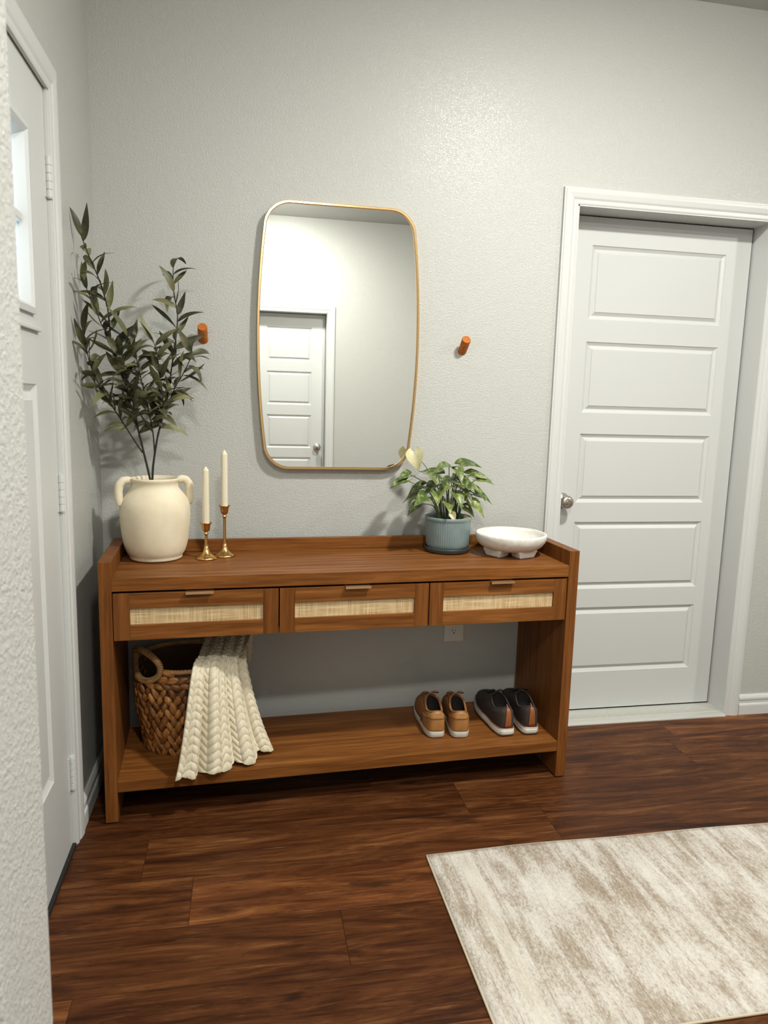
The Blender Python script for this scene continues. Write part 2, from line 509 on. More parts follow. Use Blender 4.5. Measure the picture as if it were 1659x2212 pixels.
def slab_with_holes(x0, x1, z0, z1, th, holes):
    """door leaf, front face at y=0 towards -y, rectangular holes in the front"""
    xs = sorted({x0, x1, *[h[0] for h in holes], *[h[1] for h in holes]})
    zs = sorted({z0, z1, *[h[2] for h in holes], *[h[3] for h in holes]})
    bm = bmesh.new()
    vd = {}
    def V(x, y, z):
        k = (round(x, 5), round(y, 5), round(z, 5))
        if k not in vd: vd[k] = bm.verts.new(k)
        return vd[k]
    for i in range(len(xs) - 1):
        for j in range(len(zs) - 1):
            cx = (xs[i] + xs[i + 1]) / 2; cz = (zs[j] + zs[j + 1]) / 2
            if any(h[0] < cx < h[1] and h[2] < cz < h[3] for h in holes): continue
            bm.faces.new([V(xs[i], 0, zs[j]), V(xs[i + 1], 0, zs[j]), V(xs[i + 1], 0, zs[j + 1]), V(xs[i], 0, zs[j + 1])])
    for (a, b) in zip(xs[:-1], xs[1:]):
        for z in (z0, z1): bm.faces.new([V(a, 0, z), V(b, 0, z), V(b, th, z), V(a, th, z)])
    for (a, b) in zip(zs[:-1], zs[1:]):
        for x in (x0, x1): bm.faces.new([V(x, 0, a), V(x, 0, b), V(x, th, b), V(x, th, a)])
    return bm

def leaf_mesh_from_bm(bm, name, mat):
    bmesh.ops.recalc_face_normals(bm, faces=bm.faces)
    me = bpy.data.meshes.new(name); bm.to_mesh(me); bm.free(); me.materials.append(M[mat]); return me

def panel_mb(h, d1=0.013, dep=0.009, d2=0.029, fld=0.0008):
    a, b, c, d = h; mb = MB()
    def ring(i, y): return [(a + i, y, c + i), (b - i, y, c + i), (b - i, y, d - i), (a + i, y, d - i)]
    rings = [ring(0, 0), ring(0.003, 0.0035), ring(d1, dep), ring(d1 + 0.003, dep), ring(d2 - 0.002, 0.003), ring(d2, fld)]
    vs = [p for r in rings for p in r]; fs = []
    for i in range(len(rings) - 1):
        for k in range(4):
            k2 = (k + 1) % 4
            fs.append((i * 4 + k, i * 4 + k2, (i + 1) * 4 + k2, (i + 1) * 4 + k))
    o = (len(rings) - 1) * 4
    fs.append((o, o + 1, o + 2, o + 3))
    return mb.add(vs, fs)

PANZ = [(1.650, 1.931), (1.2835, 1.563), (0.9165, 1.1985), (0.550, 0.836), (0.184, 0.470)]

def knob(parent, x, z, lock=True):
    """round door knob, axis along -y"""
    k = MB(); prof = [(0.0005, 0.0), (0.033, 0.0), (0.033, 0.003), (0.029, 0.008), (0.014, 0.011), (0.0115, 0.016), (0.0115, 0.028), (0.018, 0.033), (0.0255, 0.042), (0.0275, 0.051), (0.0255, 0.059), (0.018, 0.064), (0.0105, 0.0655), (0.0003, 0.0655)]
    k.lathe(prof, 28)
    k.v = [(x + p[0], -p[2], z + p[1]) for p in k.v]
    o = k.build('knob', 'nickel', parent, True)
    if lock:
        b = MB().lathe([(0.0003, 0.0), (0.0085, 0.0), (0.0085, 0.003), (0.0003, 0.003)], 16)
        b.box(-0.005, 0.005, -0.0015, 0.0015, 0.003, 0.0055)
        b.v = [(x + p[0], -0.0655 - p[2], z + p[1]) for p in b.v]
        b.build('lock_button', 'nickel', o)
    return o

def panel_door(name, label, loc, rz, x0, x1, knob_x, lock, rec=0.10):
    """opening x0..x1 in local coords, wall surface at local y=0; leaf recessed by rec"""
    root = structure(name, label, 'door', loc, rz)
    casing(x0 - 0.006, x1 + 0.006, 2.0455).build('casing', 'trim', root)
    j = MB().box(x0 - 0.012, x0, -0.008, T, 0, 2.052).box(x1, x1 + 0.012, -0.008, T, 0, 2.052).box(x0 - 0.012, x1 + 0.012, -0.008, T, 2.041, 2.056)
    j.box(x0, x0 + 0.012, rec + 0.036, T, 0, 2.041).box(x1 - 0.012, x1, rec + 0.036, T, 0, 2.041).box(x0, x1, rec + 0.036, T, 2.025, 2.041)
    j.build('jamb', 'trim', root)
    s0, s1 = x0 + 0.004, x1 - 0.007
    gs = MB().box(s1 + 0.0005, x1 - 0.0005, rec + 0.006, rec + 0.03, 0.002, 2.0405).box(x0 + 0.001, x0 + 0.0035, rec + 0.006, rec + 0.03, 0.002, 2.0405).box(s0, s1, rec + 0.008, rec + 0.03, 2.0365, 2.0405).box(s0, s1, rec + 0.004, rec + 0.034, 0.0005, 0.0240).box(x0, x1, rec + 0.036, T - 0.001, 0.0005 if name != 'door_1' else -0.0078, 0.03)
    gs.build('gap_shade', 'black', root)  # black strips paint the gap's shade; bottom blocks added against light leaks
    m1 = 0.110
    holes = [(s0 + m1, s1 - m1, a, b) for a, b in PANZ]
    leaf = link('leaf', leaf_mesh_from_bm(slab_with_holes(s0, s1, 0.0185, 2.036, 0.035, holes), 'leaf', 'door'), root)
    leaf.location = (0, rec, 0)
    for h in holes:
        panel_mb(h).build('panel', 'door', leaf)
    knob(leaf, knob_x, 0.925, lock)
    return root, leaf

d1, leaf1 = panel_door('door_1', 'white five-panel door with a knob right of the console table', (0, 0, 0), 0, 1.640, 2.457, 1.692, True)
th = MB()
TP = [(-0.024, 0.0), (-0.024, 0.004), (-0.012, 0.009), (0.0, 0.011), (0.099, 0.0135), (0.099, 0.0)]
k = len(TP)
th.add([(1.6405, y, z + 0.0006) for y, z in TP] + [(2.4565, y, z + 0.0006) for y, z in TP], [(i, (i + 1) % k, k + (i + 1) % k, k + i) for i in range(k)] + [tuple(range(k)), tuple(range(k, 2 * k))])
for q in range(9):
    y = 0.012 + q * 0.008
    th.box(1.6405, 2.4565, y, y + 0.003, 0.0115, 0.0147)
th.build('threshold', 'alu', d1)

d3, leaf3 = panel_door('door_3', 'narrow white panelled closet door reflected in the mirror', (0, YF, 0), math.pi, -1.098, -0.487, -1.035, False)

# entry door on the left wall.  local x -> world +Y, front faces world +X
SX0, SX1 = -1.489, -0.575
d2 = structure('door_2', 'white entry door with small window panes at the left', 'door', (XW, 0, 0), math.pi / 2)
casing(-1.497, -0.563, 2.052, 0.068).build('casing', 'trim', d2)
jb = MB().box(-0.572, -0.556, -0.006, 0.14, 0, 2.06).box(-1.508, -1.492, -0.006, 0.14, 0, 2.06).box(-1.508, -0.556, -0.006, 0.14, 2.056, 2.072)
jb.box(-0.590, -0.572, 0.05, 0.14, 0, 2.06).box(-1.492, -1.474, 0.05, 0.14, 0, 2.06).box(-1.508, -0.556, 0.05, 0.14, 2.035, 2.056)
jb.build('jamb', 'trim', d2)
LI = (-1.319, -0.745, 1.484, 1.907)
lowp = [(-1.319, -1.075, 0.2926, 1.3213), (-0.985, -0.740, 0.2926, 1.3213)]
lf = link('leaf', leaf_mesh_from_bm(slab_with_holes(SX0, SX1, 0.012, 2.052, 0.045, [LI] + lowp), 'leaf', 'door'), d2)
lf.location = (0, 0.003, 0)
for h in lowp: panel_mb(h, 0.016, 0.011, 0.038).build('panel', 'door', lf)
# back of the leaf (closes the light path round the panels, leaves the window open)
bk = MB().box(SX0, SX1, 0.040, 0.045, 0.012, LI[2]).box(SX0, SX1, 0.040, 0.045, LI[3], 2.052).box(SX0, LI[0], 0.040, 0.045, LI[2], LI[3]).box(LI[1], SX1, 0.040, 0.045, LI[2], LI[3])
bk.build('outer_skin', 'door', lf)
# moulded ledge and window frame
box('ledge', 'door', (-1.35, -0.712, -0.010, 0.001, 1.446, 1.456), lf, 0.002)
wfm = MB()
a, b, c, d = LI
rg = [(0.0, 0.0), (0.0, -0.008), (0.014, -0.010), (0.022, -0.004), (0.034, 0.016), (0.034, 0.040), (0.0, 0.040)]
def rr(i, y): return [(a + i, y, c + i), (b - i, y, c + i), (b - i, y, d - i), (a + i, y, d - i)]
vs = [p for i, y in rg for p in rr(i, y)]; fs = []
for i in range(len(rg)):
    i2 = (i + 1) % len(rg)
    for q in range(4):
        q2 = (q + 1) % 4
        fs.append((i * 4 + q, i * 4 + q2, i2 * 4 + q2, i2 * 4 + q))
wfm.add(vs, fs)
wfo = wfm.build('window_frame', 'door', lf)
a2, b2, c2, d2z = a + 0.034, b - 0.034, c + 0.034, d - 0.034
zm = (c2 + d2z) / 2
box('muntin', 'door', (a2, b2, 0.004, 0.034, zm - 0.010, zm + 0.010), wfo, 0.003)
for q in (1, 2):
    xm = a2 + (b2 - a2) * q / 3
    box('muntin', 'door', (xm - 0.010, xm + 0.010, 0.0045, 0.0335, c2, d2z), wfo, 0.003)
for q in range(3):
    for zlo, zhi in ((c2, zm - 0.010), (zm + 0.010, d2z)):
        box('pane', 'glass', (a2 + (b2 - a2) * q / 3 + 0.010 * (q > 0), a2 + (b2 - a2) * (q + 1) / 3 - 0.010 * (q < 2), 0.017, 0.021, zlo, zhi), wfo)
# hinges
for zc in (1.84, 1.035, 0.228):
    h = MB()
    h.tube([(-0.5735, -0.004, zc - 0.051), (-0.5735, -0.004, zc + 0.051)], 0.0065, 10)
    for z0 in (-0.048, -0.0285, -0.009, 0.0105, 0.030):
        h.tube([(-0.5735, -0.004, zc + z0), (-0.5735, -0.004, zc + z0 + 0.0165)], 0.0078, 10)
    h.box(-0.5725, -0.556, -0.0085, -0.004, zc - 0.05, zc + 0.05)
    h.box(-0.592, -0.5745, 0.0012, 0.004, zc - 0.05, zc + 0.05)
    h.build('hinge', 'trim', d2)
box('door_sweep', 'black', (SX0, SX1, -0.010, 0.035, 0.001, 0.0118), lf)

# ------------------------------------------------------------------ ceiling lamps
def ceiling_lamp(x, y, label, power=1.0):
    t = thing('ceiling_light', label, 'ceiling light', (x, y, ZC), 0, 'flush ceiling lights')
    MB().lathe([(0.0003, -0.0005), (0.118, -0.0005), (0.120, -0.004), (0.114, -0.009), (0.104, -0.010), (0.0003, -0.010)], 40).build('base_ring', 'nickel', t, True)
    M['diffuser'] = mk_emit('lamp_dome_glass', LAMP_COLOR, LAMP_POWER * power)
    MB().lathe([(0.100, -0.0103), (0.098, -0.015), (0.088, -0.0215), (0.07, -0.0260), (0.045, -0.0290), (0.02, -0.030), (0.0003, -0.0302)], 32).build('dome', 'diffuser', t, True)
ceiling_lamp(1.62, -1.42, 'round flush ceiling light in front of the console table', 1.0)
ceiling_lamp(0.72, -2.88, 'round flush ceiling light near the opposite wall', 0.68)
ceiling_lamp(3.75, -1.9, 'added fill light further down the hall, out of view', 0.5)  # added unseen fill lamp, brightens the right side and faces turned down the hall

# ------------------------------------------------------------------ console table
W_, D_, H_ = 1.539, 0.380, 0.8209
PT = 0.0363
ZT, ZRB, ZDB, ZS, ZSB = 0.7709, 0.7314, 0.5802, 0.1366, 0.0995
CYAW = math.atan(0.0467)
con = thing('console_table', 'brown wood console table with three cane-front drawers and low shelf', 'console table', (0, -0.4736, 0), CYAW)
for x in (0.0, W_ - PT):
    s = box('side_panel', 'woodz', (x, x + PT, 0, D_, 0.004, H_), con, 0.0012)
    for y in (0.03, D_ - 0.05):
        box('foot_pad', 'black', (x + 0.006, x + PT - 0.006, y, y + 0.025, 0.0, 0.0039), s)
X0, X1 = PT, W_ - PT
box('top_board', 'wood', (X0, X1, 0.001, D_, ZRB, ZT), con, 0.001)
box('backsplash', 'wood', (X0, X1, D_ - 0.018, D_, ZT, 0.8138), con, 0.001)
box('shelf_board', 'wood', (X0, X1, 0.002, D_, ZSB, ZS), con, 0.001)
box('drawer_base', 'wood', (X0, X1, 0.05, D_ - 0.005, ZDB + 0.004, ZDB + 0.010), con)
box('back_rail', 'wood', (X0, X1, D_ - 0.018, D_, ZDB + 0.010, ZRB), con)
dx = [X0, 0.5246, 1.0104, X1]
for i in range(3):
    a, b = dx[i] + 0.002, dx[i + 1] - 0.002
    z0, z1 = ZDB, ZRB - 0.007
    dr = bpy.data.objects.new('drawer', None); C.objects.link(dr); dr.parent = con
    sw, rh = 0.047, 0.0465
    ft = 0.020; y0 = 0.004
    fr = MB()
    fr.box(a, a + sw, y0, y0 + ft, z0, z1)
    fr.build('stile', 'woodz', dr, False, 0.0008)
    box('stile', 'woodz', (b - sw, b, y0, y0 + ft, z0, z1), dr, 0.0008)
    box('rail', 'wood', (a + sw, b - sw, y0, y0 + ft, z1 - rh, z1), dr, 0.0008)
    box('rail', 'wood', (a + sw, b - sw, y0, y0 + ft, z0, z0 + rh), dr, 0.0008)
    cp = box('cane_panel', 'cane', (-(b - a) / 2 + sw, (b - a) / 2 - sw, 0, 0.003, rh, z1 - z0 - rh), dr)
    cp.location = ((a + b) / 2, y0 + 0.008, z0)
    box('drawer_box', 'wood', (a + 0.006, b - 0.006, y0 + ft, D_ - 0.03, z0 + 0.012, z1 - 0.006), dr)
    hx = (a + b) / 2 + (0.006 if i == 0 else 0.004)
    hd = MB().box(hx - 0.041, hx + 0.041, y0 - 0.016, y0 + 0.012, z1 + 0.0002, z1 + 0.0022).box(hx - 0.041, hx + 0.041, y0 - 0.016, y0 - 0.0135, z1 - 0.006, z1 + 0.0022)
    hd.build('handle', 'pull', dr, False, 0.0005)

def on_console(lx, ly):
    """console-local x,y -> world"""
    c, s = math.cos(CYAW), math.sin(CYAW)
    return (lx * c - ly * s, -0.4736 + lx * s + ly * c)

# ------------------------------------------------------------------ mirror
def mirror_outline(inset=0.0, n=160):
    # rounded rectangle with outward bowed sides; half sizes at the centre
    hx, hz, bow, rc = 0.289 - inset, 0.459 - inset, 0.033, 0.085 - inset * 0.6
    pts = []
    def side_x(z): return hx - bow * (abs(z) / hz) ** 2.0
    # right side upwards, corner, top, corner, left ...
    zc = hz - rc
    quarter = []
    for i in range(26):
        z = zc * i / 25
        quarter.append((side_x(z), z))
    xs = side_x(zc)
    for i in range(1, 15):
        t = i / 14 * math.pi / 2
        quarter.append((xs - rc * (1 - math.cos(t)) - 0.004 * math.sin(t), zc + rc * math.sin(t)))
    xe = quarter[-1][0]
    for i in range(1, 9):
        quarter.append((xe * (1 - i / 8), hz))
    q1 = quarter
    q2 = [(-x, z) for x, z in reversed(q1[:-1])]
    up = q1 + q2
    dn = [(-x, -z) for x, z in up[1:-1]]
    return up + dn
MX, MZ = 0.751, 1.515
mr = thing('wall_mirror', 'tall mirror with bowed sides and thin gold frame on the wall', 'mirror', (MX, -0.001, MZ), 0)
mr.rotation_euler = (math.radians(-0.12), 0, 0)
ol = mirror_outline(0.0); il = mirror_outline(0.0088)
n = len(ol); fr = MB(); prof = [(0, 0.0), (0, -0.029), (0.0015, -0.031), (0.0070, -0.031), (0.0088, -0.029), (0.0088, -0.022)]
vs = []
for f, y in [(p[0] / 0.0088, p[1]) for p in prof]:
    for k in range(n):
        vs.append((ol[k][0] * (1 - f) + il[k][0] * f, y, ol[k][1] * (1 - f) + il[k][1] * f))
fs = []
for i in range(len(prof) - 1):
    for k in range(n):
        k2 = (k + 1) % n
        fs.append((i * n + k, i * n + k2, (i + 1) * n + k2, (i + 1) * n + k))
fr.add(vs, fs).build('frame', 'gold', mr)
gl = MB().add([(p[0], -0.024, p[1]) for p in il] + [(p[0], -0.006, p[1]) for p in il], [tuple(range(n)), tuple(range(n, 2 * n))] + [(k, (k + 1) % n, n + (k + 1) % n, n + k) for k in range(n)])
gl.build('mirror_glass', 'mirror', mr)

# ------------------------------------------------------------------ wall pegs
def wall_peg(x, z, label):
    t = MB().lathe([(0.0003, -0.012), (0.0165, -0.012), (0.0165, 0.058), (0.0155, 0.060), (0.0003, 0.060)], 28)
    ct, st = math.cos(math.radians(34)), math.sin(math.radians(34))
    t.v = [(p[0], -(p[2] * ct) + p[1] * st, p[2] * st + p[1] * ct) for p in t.v]
    t.v = [(p[0], min(p[1], -0.0003), p[2]) for p in t.v]
    o = t.build('wall_peg', 'peg', None, True)
    em = o.modifiers.new('es', 'EDGE_SPLIT'); em.split_angle = math.radians(40)
    o.location = (x, 0, z)
    tag(o, label, 'wall peg', 'wooden wall pegs')
wall_peg(0.2795, 1.505, 'round wooden wall peg beside the tall leafy branches')
wall_peg(1.213, 1.503, 'round wooden wall peg between mirror and white door')

# ------------------------------------------------------------------ outlet
ot = thing('wall_outlet', 'cream wall outlet plate under the right drawer', 'outlet', (1.2255, -0.0005, 0.447))
box('plate', 'plastic', (-0.040, 0.040, -0.0055, 0.0, -0.068, 0.060), ot, 0.003, 3)
for zc in (-0.0245, 0.0245):
    rc_ = MB().lathe([(0.0003, 0.0), (0.0165, 0.0), (0.0165, 0.002), (0.0003, 0.002)], 28)
    rc_.v = [(p[0], -0.0056 - p[2], zc + max(-0.0135, min(0.0135, p[1]))) for p in rc_.v]
    r0 = rc_.build('receptacle', 'plastic', ot)
    box('slot', 'black', (-0.0075, -0.0055, -0.0082, -0.0075, zc - 0.002, zc + 0.007), r0)
    box('slot', 'black', (0.0050, 0.0070, -0.0082, -0.0075, zc - 0.001, zc + 0.006), r0)
    g = MB().lathe([(0.0002, 0.0), (0.0028, 0.0), (0.0028, 0.0007), (0.0002, 0.0007)], 12)
    g.v = [(p[0], -0.0082 + p[2], zc - 0.008 + p[1]) for p in g.v]
    g.build('slot', 'black', r0)

# ------------------------------------------------------------------ vase
VX, VY = 0.131, -0.192
va = thing('vase', 'cream stoneware vase with two loop handles on the console table', 'vase', (VX, VY, ZT + 0.0006), 0.30)
prof = [(0.0003, 0.0), (0.080, 0.0), (0.0845, 0.003), (0.0845, 0.012), (0.087, 0.016), (0.0945, 0.026), (0.1030, 0.055), (0.1085, 0.095), (0.1120, 0.135), (0.1125, 0.162), (0.1100, 0.184), (0.100, 0.206), (0.085, 0.223), (0.076, 0.234), (0.073, 0.244), (0.0745, 0.253), (0.079, 0.259), (0.080, 0.266), (0.075, 0.269), (0.067, 0.265), (0.063, 0.255), (0.064, 0.24), (0.085, 0.205), (0.095, 0.16), (0.085, 0.05), (0.0003, 0.03)]
smooth_mod(MB().lathe(prof, 40).build('body', 'vase', va, True), 1)
for s in (-1, 1):
    pts = [(0.072, 0.257), (0.086, 0.262), (0.100, 0.259), (0.110, 0.246), (0.1135, 0.225), (0.1125, 0.20), (0.108, 0.178)]
    P = []
    for i in range(len(pts) - 1):
        for q in range(4):
            f = q / 4; P.append((s * (pts[i][0] * (1 - f) + pts[i + 1][0] * f), 0, pts[i][1] * (1 - f) + pts[i + 1][1] * f))
    P.append((s * pts[-1][0], 0, pts[-1][1]))
    smooth_mod(MB().tube(P, [0.0125 + 0.002 * math.sin(i / len(P) * 3.1) for i in range(len(P))], 10).build('handle', 'vase', va, True), 1)

# ------------------------------------------------------------------ olive branches
def lance_mesh(L, w, curl, twist, fold=0.25):
    mb = MB(); P = []; n = 10
    for i in range(n + 1):
        t = i / n
        ww = w * (math.sin(math.pi * min(1, t ** 0.8)) ** 0.85) * (1 - 0.15 * t) + 0.0004
        a = curl * t
        x = L * (math.sin(a) / curl if abs(curl) > 1e-3 else t)
        z = -L * ((1 - math.cos(a)) / curl if abs(curl) > 1e-3 else 0)
        tw = twist * t
        row = []
        for q in (-1, -0.5, 0, 0.5, 1):
            yy = q * ww; zz = abs(q) * ww * fold
            row.append((x, yy * math.cos(tw) - zz * math.sin(tw), z + yy * math.sin(tw) + zz * math.cos(tw)))
        P.append(row)
    mb.grid(P)
    return mb.mesh('leaf', 'olive', True, False)
LEAF = [lance_mesh(0.098, 0.0120, c, tw) for c, tw in ((0.5, 0.2), (1.0, -0.4), (1.6, 0.5), (0.15, 0.9), (-0.6, -0.6), (2.1, 0.3))]

def catmull(pts, sub=5):
    pts = [Vector(p) for p in pts]; out = []
    for i in range(len(pts) - 1):
        p0 = pts[max(i - 1, 0)]; p1 = pts[i]; p2 = pts[i + 1]; p3 = pts[min(i + 2, len(pts) - 1)]
        for q in range(sub):
            t = q / sub
            out.append(0.5 * ((2 * p1) + (-p0 + p2) * t + (2 * p0 - 5 * p1 + 4 * p2 - p3) * t * t + (-p0 + 3 * p1 - 3 * p2 + p3) * t ** 3))
    out.append(pts[-1])
    return out

SA = [(0.12, -0.19, 0.82), (0.12, -0.19, 0.995), (0.115, -0.19, 1.041), (0.101, -0.195, 1.112), (0.089, -0.2, 1.173), (0.074, -0.205, 1.239), (0.06, -0.21, 1.287), (0.051, -0.22, 1.342), (0.031, -0.235, 1.4), (0.018, -0.25, 1.466), (0.013, -0.26, 1.555), (0.002, -0.27, 1.61), (-0.009, -0.28, 1.649), (-0.028, -0.3, 1.702), (-0.042, -0.32, 1.748), (-0.048, -0.33, 1.769)]
SB = [(0.096, -0.195, 1.12), (0.07, -0.21, 1.165), (0.04, -0.23, 1.222), (0.005, -0.26, 1.288), (-0.015, -0.29, 1.335), (-0.032, -0.31, 1.386), (-0.040, -0.33, 1.444), (-0.043, -0.34, 1.489)]
SA2 = [(0.018, -0.25, 1.466), (-0.006, -0.27, 1.514), (-0.014, -0.285, 1.545), (-0.03, -0.305, 1.59), (-0.042, -0.335, 1.636)]
SE = [(0.087, -0.2, 1.169), (0.085, -0.215, 1.211), (0.076, -0.235, 1.276), (0.063, -0.25, 1.328), (0.056, -0.26, 1.391), (0.05, -0.265, 1.446)]
SC = [(0.125, -0.18, 0.82), (0.122, -0.18, 0.994), (0.124, -0.18, 1.055), (0.129, -0.18, 1.099), (0.142, -0.18, 1.173), (0.159, -0.175, 1.238), (0.171, -0.17, 1.287), (0.182, -0.165, 1.356), (0.191, -0.16, 1.418), (0.202, -0.155, 1.492), (0.207, -0.15, 1.563), (0.196, -0.145, 1.638), (0.195, -0.14, 1.7), (0.197, -0.14, 1.717)]
SD = [(0.159, -0.175, 1.238), (0.199, -0.19, 1.329), (0.228, -0.2, 1.378), (0.25, -0.21, 1.424), (0.256, -0.21, 1.454)]
SF = [(0.131, -0.18, 1.108), (0.13, -0.2, 1.18), (0.117, -0.225, 1.277), (0.104, -0.24, 1.344), (0.093, -0.25, 1.407), (0.08, -0.255, 1.455), (0.066, -0.26, 1.482)]
SG = [(0.148, -0.175, 1.199), (0.163, -0.21, 1.281), (0.158, -0.235, 1.368), (0.151, -0.25, 1.438), (0.141, -0.25, 1.472)]

def orient(d, up_hint):
    d = d.normalized(); s = up_hint.cross(d)
    if s.length < 1e-4: s = d.orthogonal()
    s.normalize(); u = d.cross(s)
    mm = Matrix.Identity(3)
    mm.col[0] = d; mm.col[1] = s; mm.col[2] = u
    return mm.to_4x4()

def branch(name, label, stems, base):
    root = thing(name, label, 'branch', base, 0, 'faux olive branches in the vase')
    b = Vector(base); rnd = random.Random(len(stems) * 13 + 5)
    for pts, r0, r1, start, gap in stems:
        P = catmull(pts, 5)
        nn = len(P)
        MB().tube([p - b for p in P], [r0 + (r1 - r0) * i / (nn - 1) for i in range(nn)], 7).build('stem', 'stem', root, True)
        L = [0.0]
        for i in range(1, nn): L.append(L[-1] + (P[i] - P[i - 1]).length)
        s = start * L[-1]; side = 0; ang = rnd.uniform(0, 6.28)
        while s <= L[-1] + 1e-6:
            i = max(q for q in range(nn) if L[q] <= s + 1e-9); i = min(i, nn - 2)
            p = P[i].lerp(P[i + 1], (s - L[i]) / max(1e-6, L[i + 1] - L[i]))
            t = (P[i + 1] - P[i]).normalized()
            ang += 2.4 + rnd.uniform(-0.5, 0.5)
            e1 = t.cross(Vector((0, 1, 0))).normalized(); e2 = t.cross(e1)
            out = e1 * math.cos(ang) * 1.0 + e2 * math.sin(ang) * 0.75
            last = s > L[-1] - gap
            d = (t * (rnd.uniform(0.5, 1.0) if not last else 2.0) + out * rnd.uniform(0.7, 1.0)).normalized()
            sc = rnd.uniform(0.75, 1.12)
            # keep the leaf clear of the walls
            for _ in range(14):
                tip = p + d * 0.10 * sc
                if tip.x > XW + 0.012 and tip.y < -0.02: break
                if tip.x <= XW + 0.012: d = (d + Vector((0.18, -0.05, 0.05))).normalized()
                if tip.y >= -0.02: d = (d + Vector((0, -0.25, 0))).normalized()
                sc = max(0.6, sc * 0.96)
            me = LEAF[rnd.randrange(len(LEAF))]
            o = link('leaf', me, root)
            o.matrix_local = Matrix.Translation(p - b) @ orient(d, Vector((rnd.uniform(-.5, .5), rnd.uniform(-1.0, 0.1), 0.7))) @ Matrix.Scale(sc, 4)
            s += gap * rnd.uniform(0.7, 1.25)
    return root

branch('olive_branch', 'tall leafy faux branch leaning left towards the entry door', [
    (SA, 0.0040, 0.0012, 0.37, 0.020), (SB, 0.0026, 0.0010, 0.2, 0.013), (SA2, 0.0018, 0.0010, 0.15, 0.017), (SE, 0.0022, 0.0010, 0.2, 0.010)], (0.12, -0.19, 0.82))
branch('olive_branch', 'leafy faux branch rising straight beside the left wall peg', [
    (SC, 0.0040, 0.0012, 0.42, 0.019), (SD, 0.0022, 0.0010, 0.15, 0.012), (SF, 0.0024, 0.0010, 0.2, 0.0105), (SG, 0.0022, 0.0010, 0.1, 0.0095)], (0.125, -0.18, 0.82))

# ------------------------------------------------------------------ candlesticks and candles
def candlestick(x, y, h, rb, label):
    t = thing('candlestick', label, 'candlestick', (x, y, ZT + 0.0005), 0, 'brass candlesticks')
    foot = [(0.0003, 0.0), (rb, 0.0), (rb, 0.003), (rb * 0.93, 0.0065), (rb * 0.72, 0.010), (rb * 0.50, 0.016), (rb * 0.33, 0.024), (rb * 0.22, 0.035), (0.0062, 0.045)]
    MB().lathe(foot + [(0.0003, 0.045)], 36).build('foot', 'brass', t, True)
    MB().lathe([(0.0062, 0.044), (0.0052, 0.055), (0.0050, h - 0.045), (0.0052, h - 0.040), (0.0078, h - 0.0385), (0.0078, h - 0.036), (0.0052, h - 0.034), (0.0058, h - 0.030)], 20).build('shaft', 'brass', t, True)
    MB().lathe([(0.0003, h - 0.031), (0.0065, h - 0.031), (0.0115, h - 0.026), (0.0135, h - 0.018), (0.0140, h - 0.008), (0.0195, h - 0.0015), (0.0200, h), (0.0185, h), (0.0128, h - 0.006), (0.0118, h - 0.018), (0.0003, h - 0.020)], 32).build('cup', 'brass', t, True)
def candle(x, y, zb, zt, label):
    h = zt - zb
    o = MB().lathe([(0.0003, 0), (0.0112, 0), (0.0116, 0.01), (0.0108, h - 0.014), (0.0100, h - 0.0125), (0.0035, h - 0.002), (0.0003, h)], 10).build('candle', 'wax', None, False, 0.0008)
    o.location = (x, y, zb); tag(o, label, 'candle', 'cream taper candles')
candlestick(0.2935, -0.212, 0.1215, 0.0355, 'shorter brass candlestick, nearer the cream vase')
candle(0.2935, -0.212, ZT + 0.1215 - 0.0195, 1.079, 'cream taper candle in the shorter brass candlestick')
candlestick(0.3525, -0.176, 0.1735, 0.0345, 'taller brass candlestick standing behind the shorter one')
candle(0.3525, -0.176, ZT + 0.1735 - 0.0195, 1.131, 'cream taper candle in the taller brass candlestick')

# ------------------------------------------------------------------ potted arrowhead plant
PX, PY = 1.145, -0.138
pp = thing('potted_plant', 'green arrowhead plant in a ribbed blue-grey pot', 'potted plant', (PX, PY, ZT + 0.0006))
MB().lathe([(0.0003, 0.0), (0.074, 0.0), (0.079, 0.005), (0.0825, 0.014), (0.0835, 0.018), (0.0825, 0.0195), (0.0805, 0.018), (0.076, 0.009), (0.0003, 0.007)], 48).build('saucer', 'saucer', pp, True)
pot = MB(); seg = 240; prof = [(0.062, 0.0105, 0), (0.070, 0.015, 0), (0.0755, 0.0225, 0.5), (0.0785, 0.034, 1), (0.0815, 0.075, 1), (0.0825, 0.112, 1), (0.0825, 0.116, 0.2), (0.0840, 0.118, 0), (0.0845, 0.128, 0), (0.0825, 0.1305, 0), (0.0785, 0.129, 0), (0.0775, 0.118, 0), (0.074, 0.09, 0)]
vs = []; fs = []
for r, z, rib in prof:
    for k in range(seg):
        a = 2 * math.pi * k / seg
        rr_ = r + rib * 0.0014 * (abs(math.sin(a * 30)) ** 0.7 - 1)
        vs.append((rr_ * math.cos(a), rr_ * math.sin(a), z))
for i in range(len(prof) - 1):
    for k in range(seg):
        k2 = (k + 1) % seg; fs.append((i * seg + k, i * seg + k2, (i + 1) * seg + k2, (i + 1) * seg + k))
fs.append(tuple(range(seg)))
pot.add(vs, fs).build('pot', 'pot', pp, True)
so_ = MB(); P = []
for i in range(7):
    r = 0.0768 * i / 6 + 0.0002
    P.append([(r * math.cos(2 * math.pi * k / 28), r * math.sin(2 * math.pi * k / 28), 0.113 + 0.004 * noise.noise((i * 1.3, k * 0.9, 0.5))) for k in range(29)])
so_.grid(P).build('soil', 'soil', pp, True)

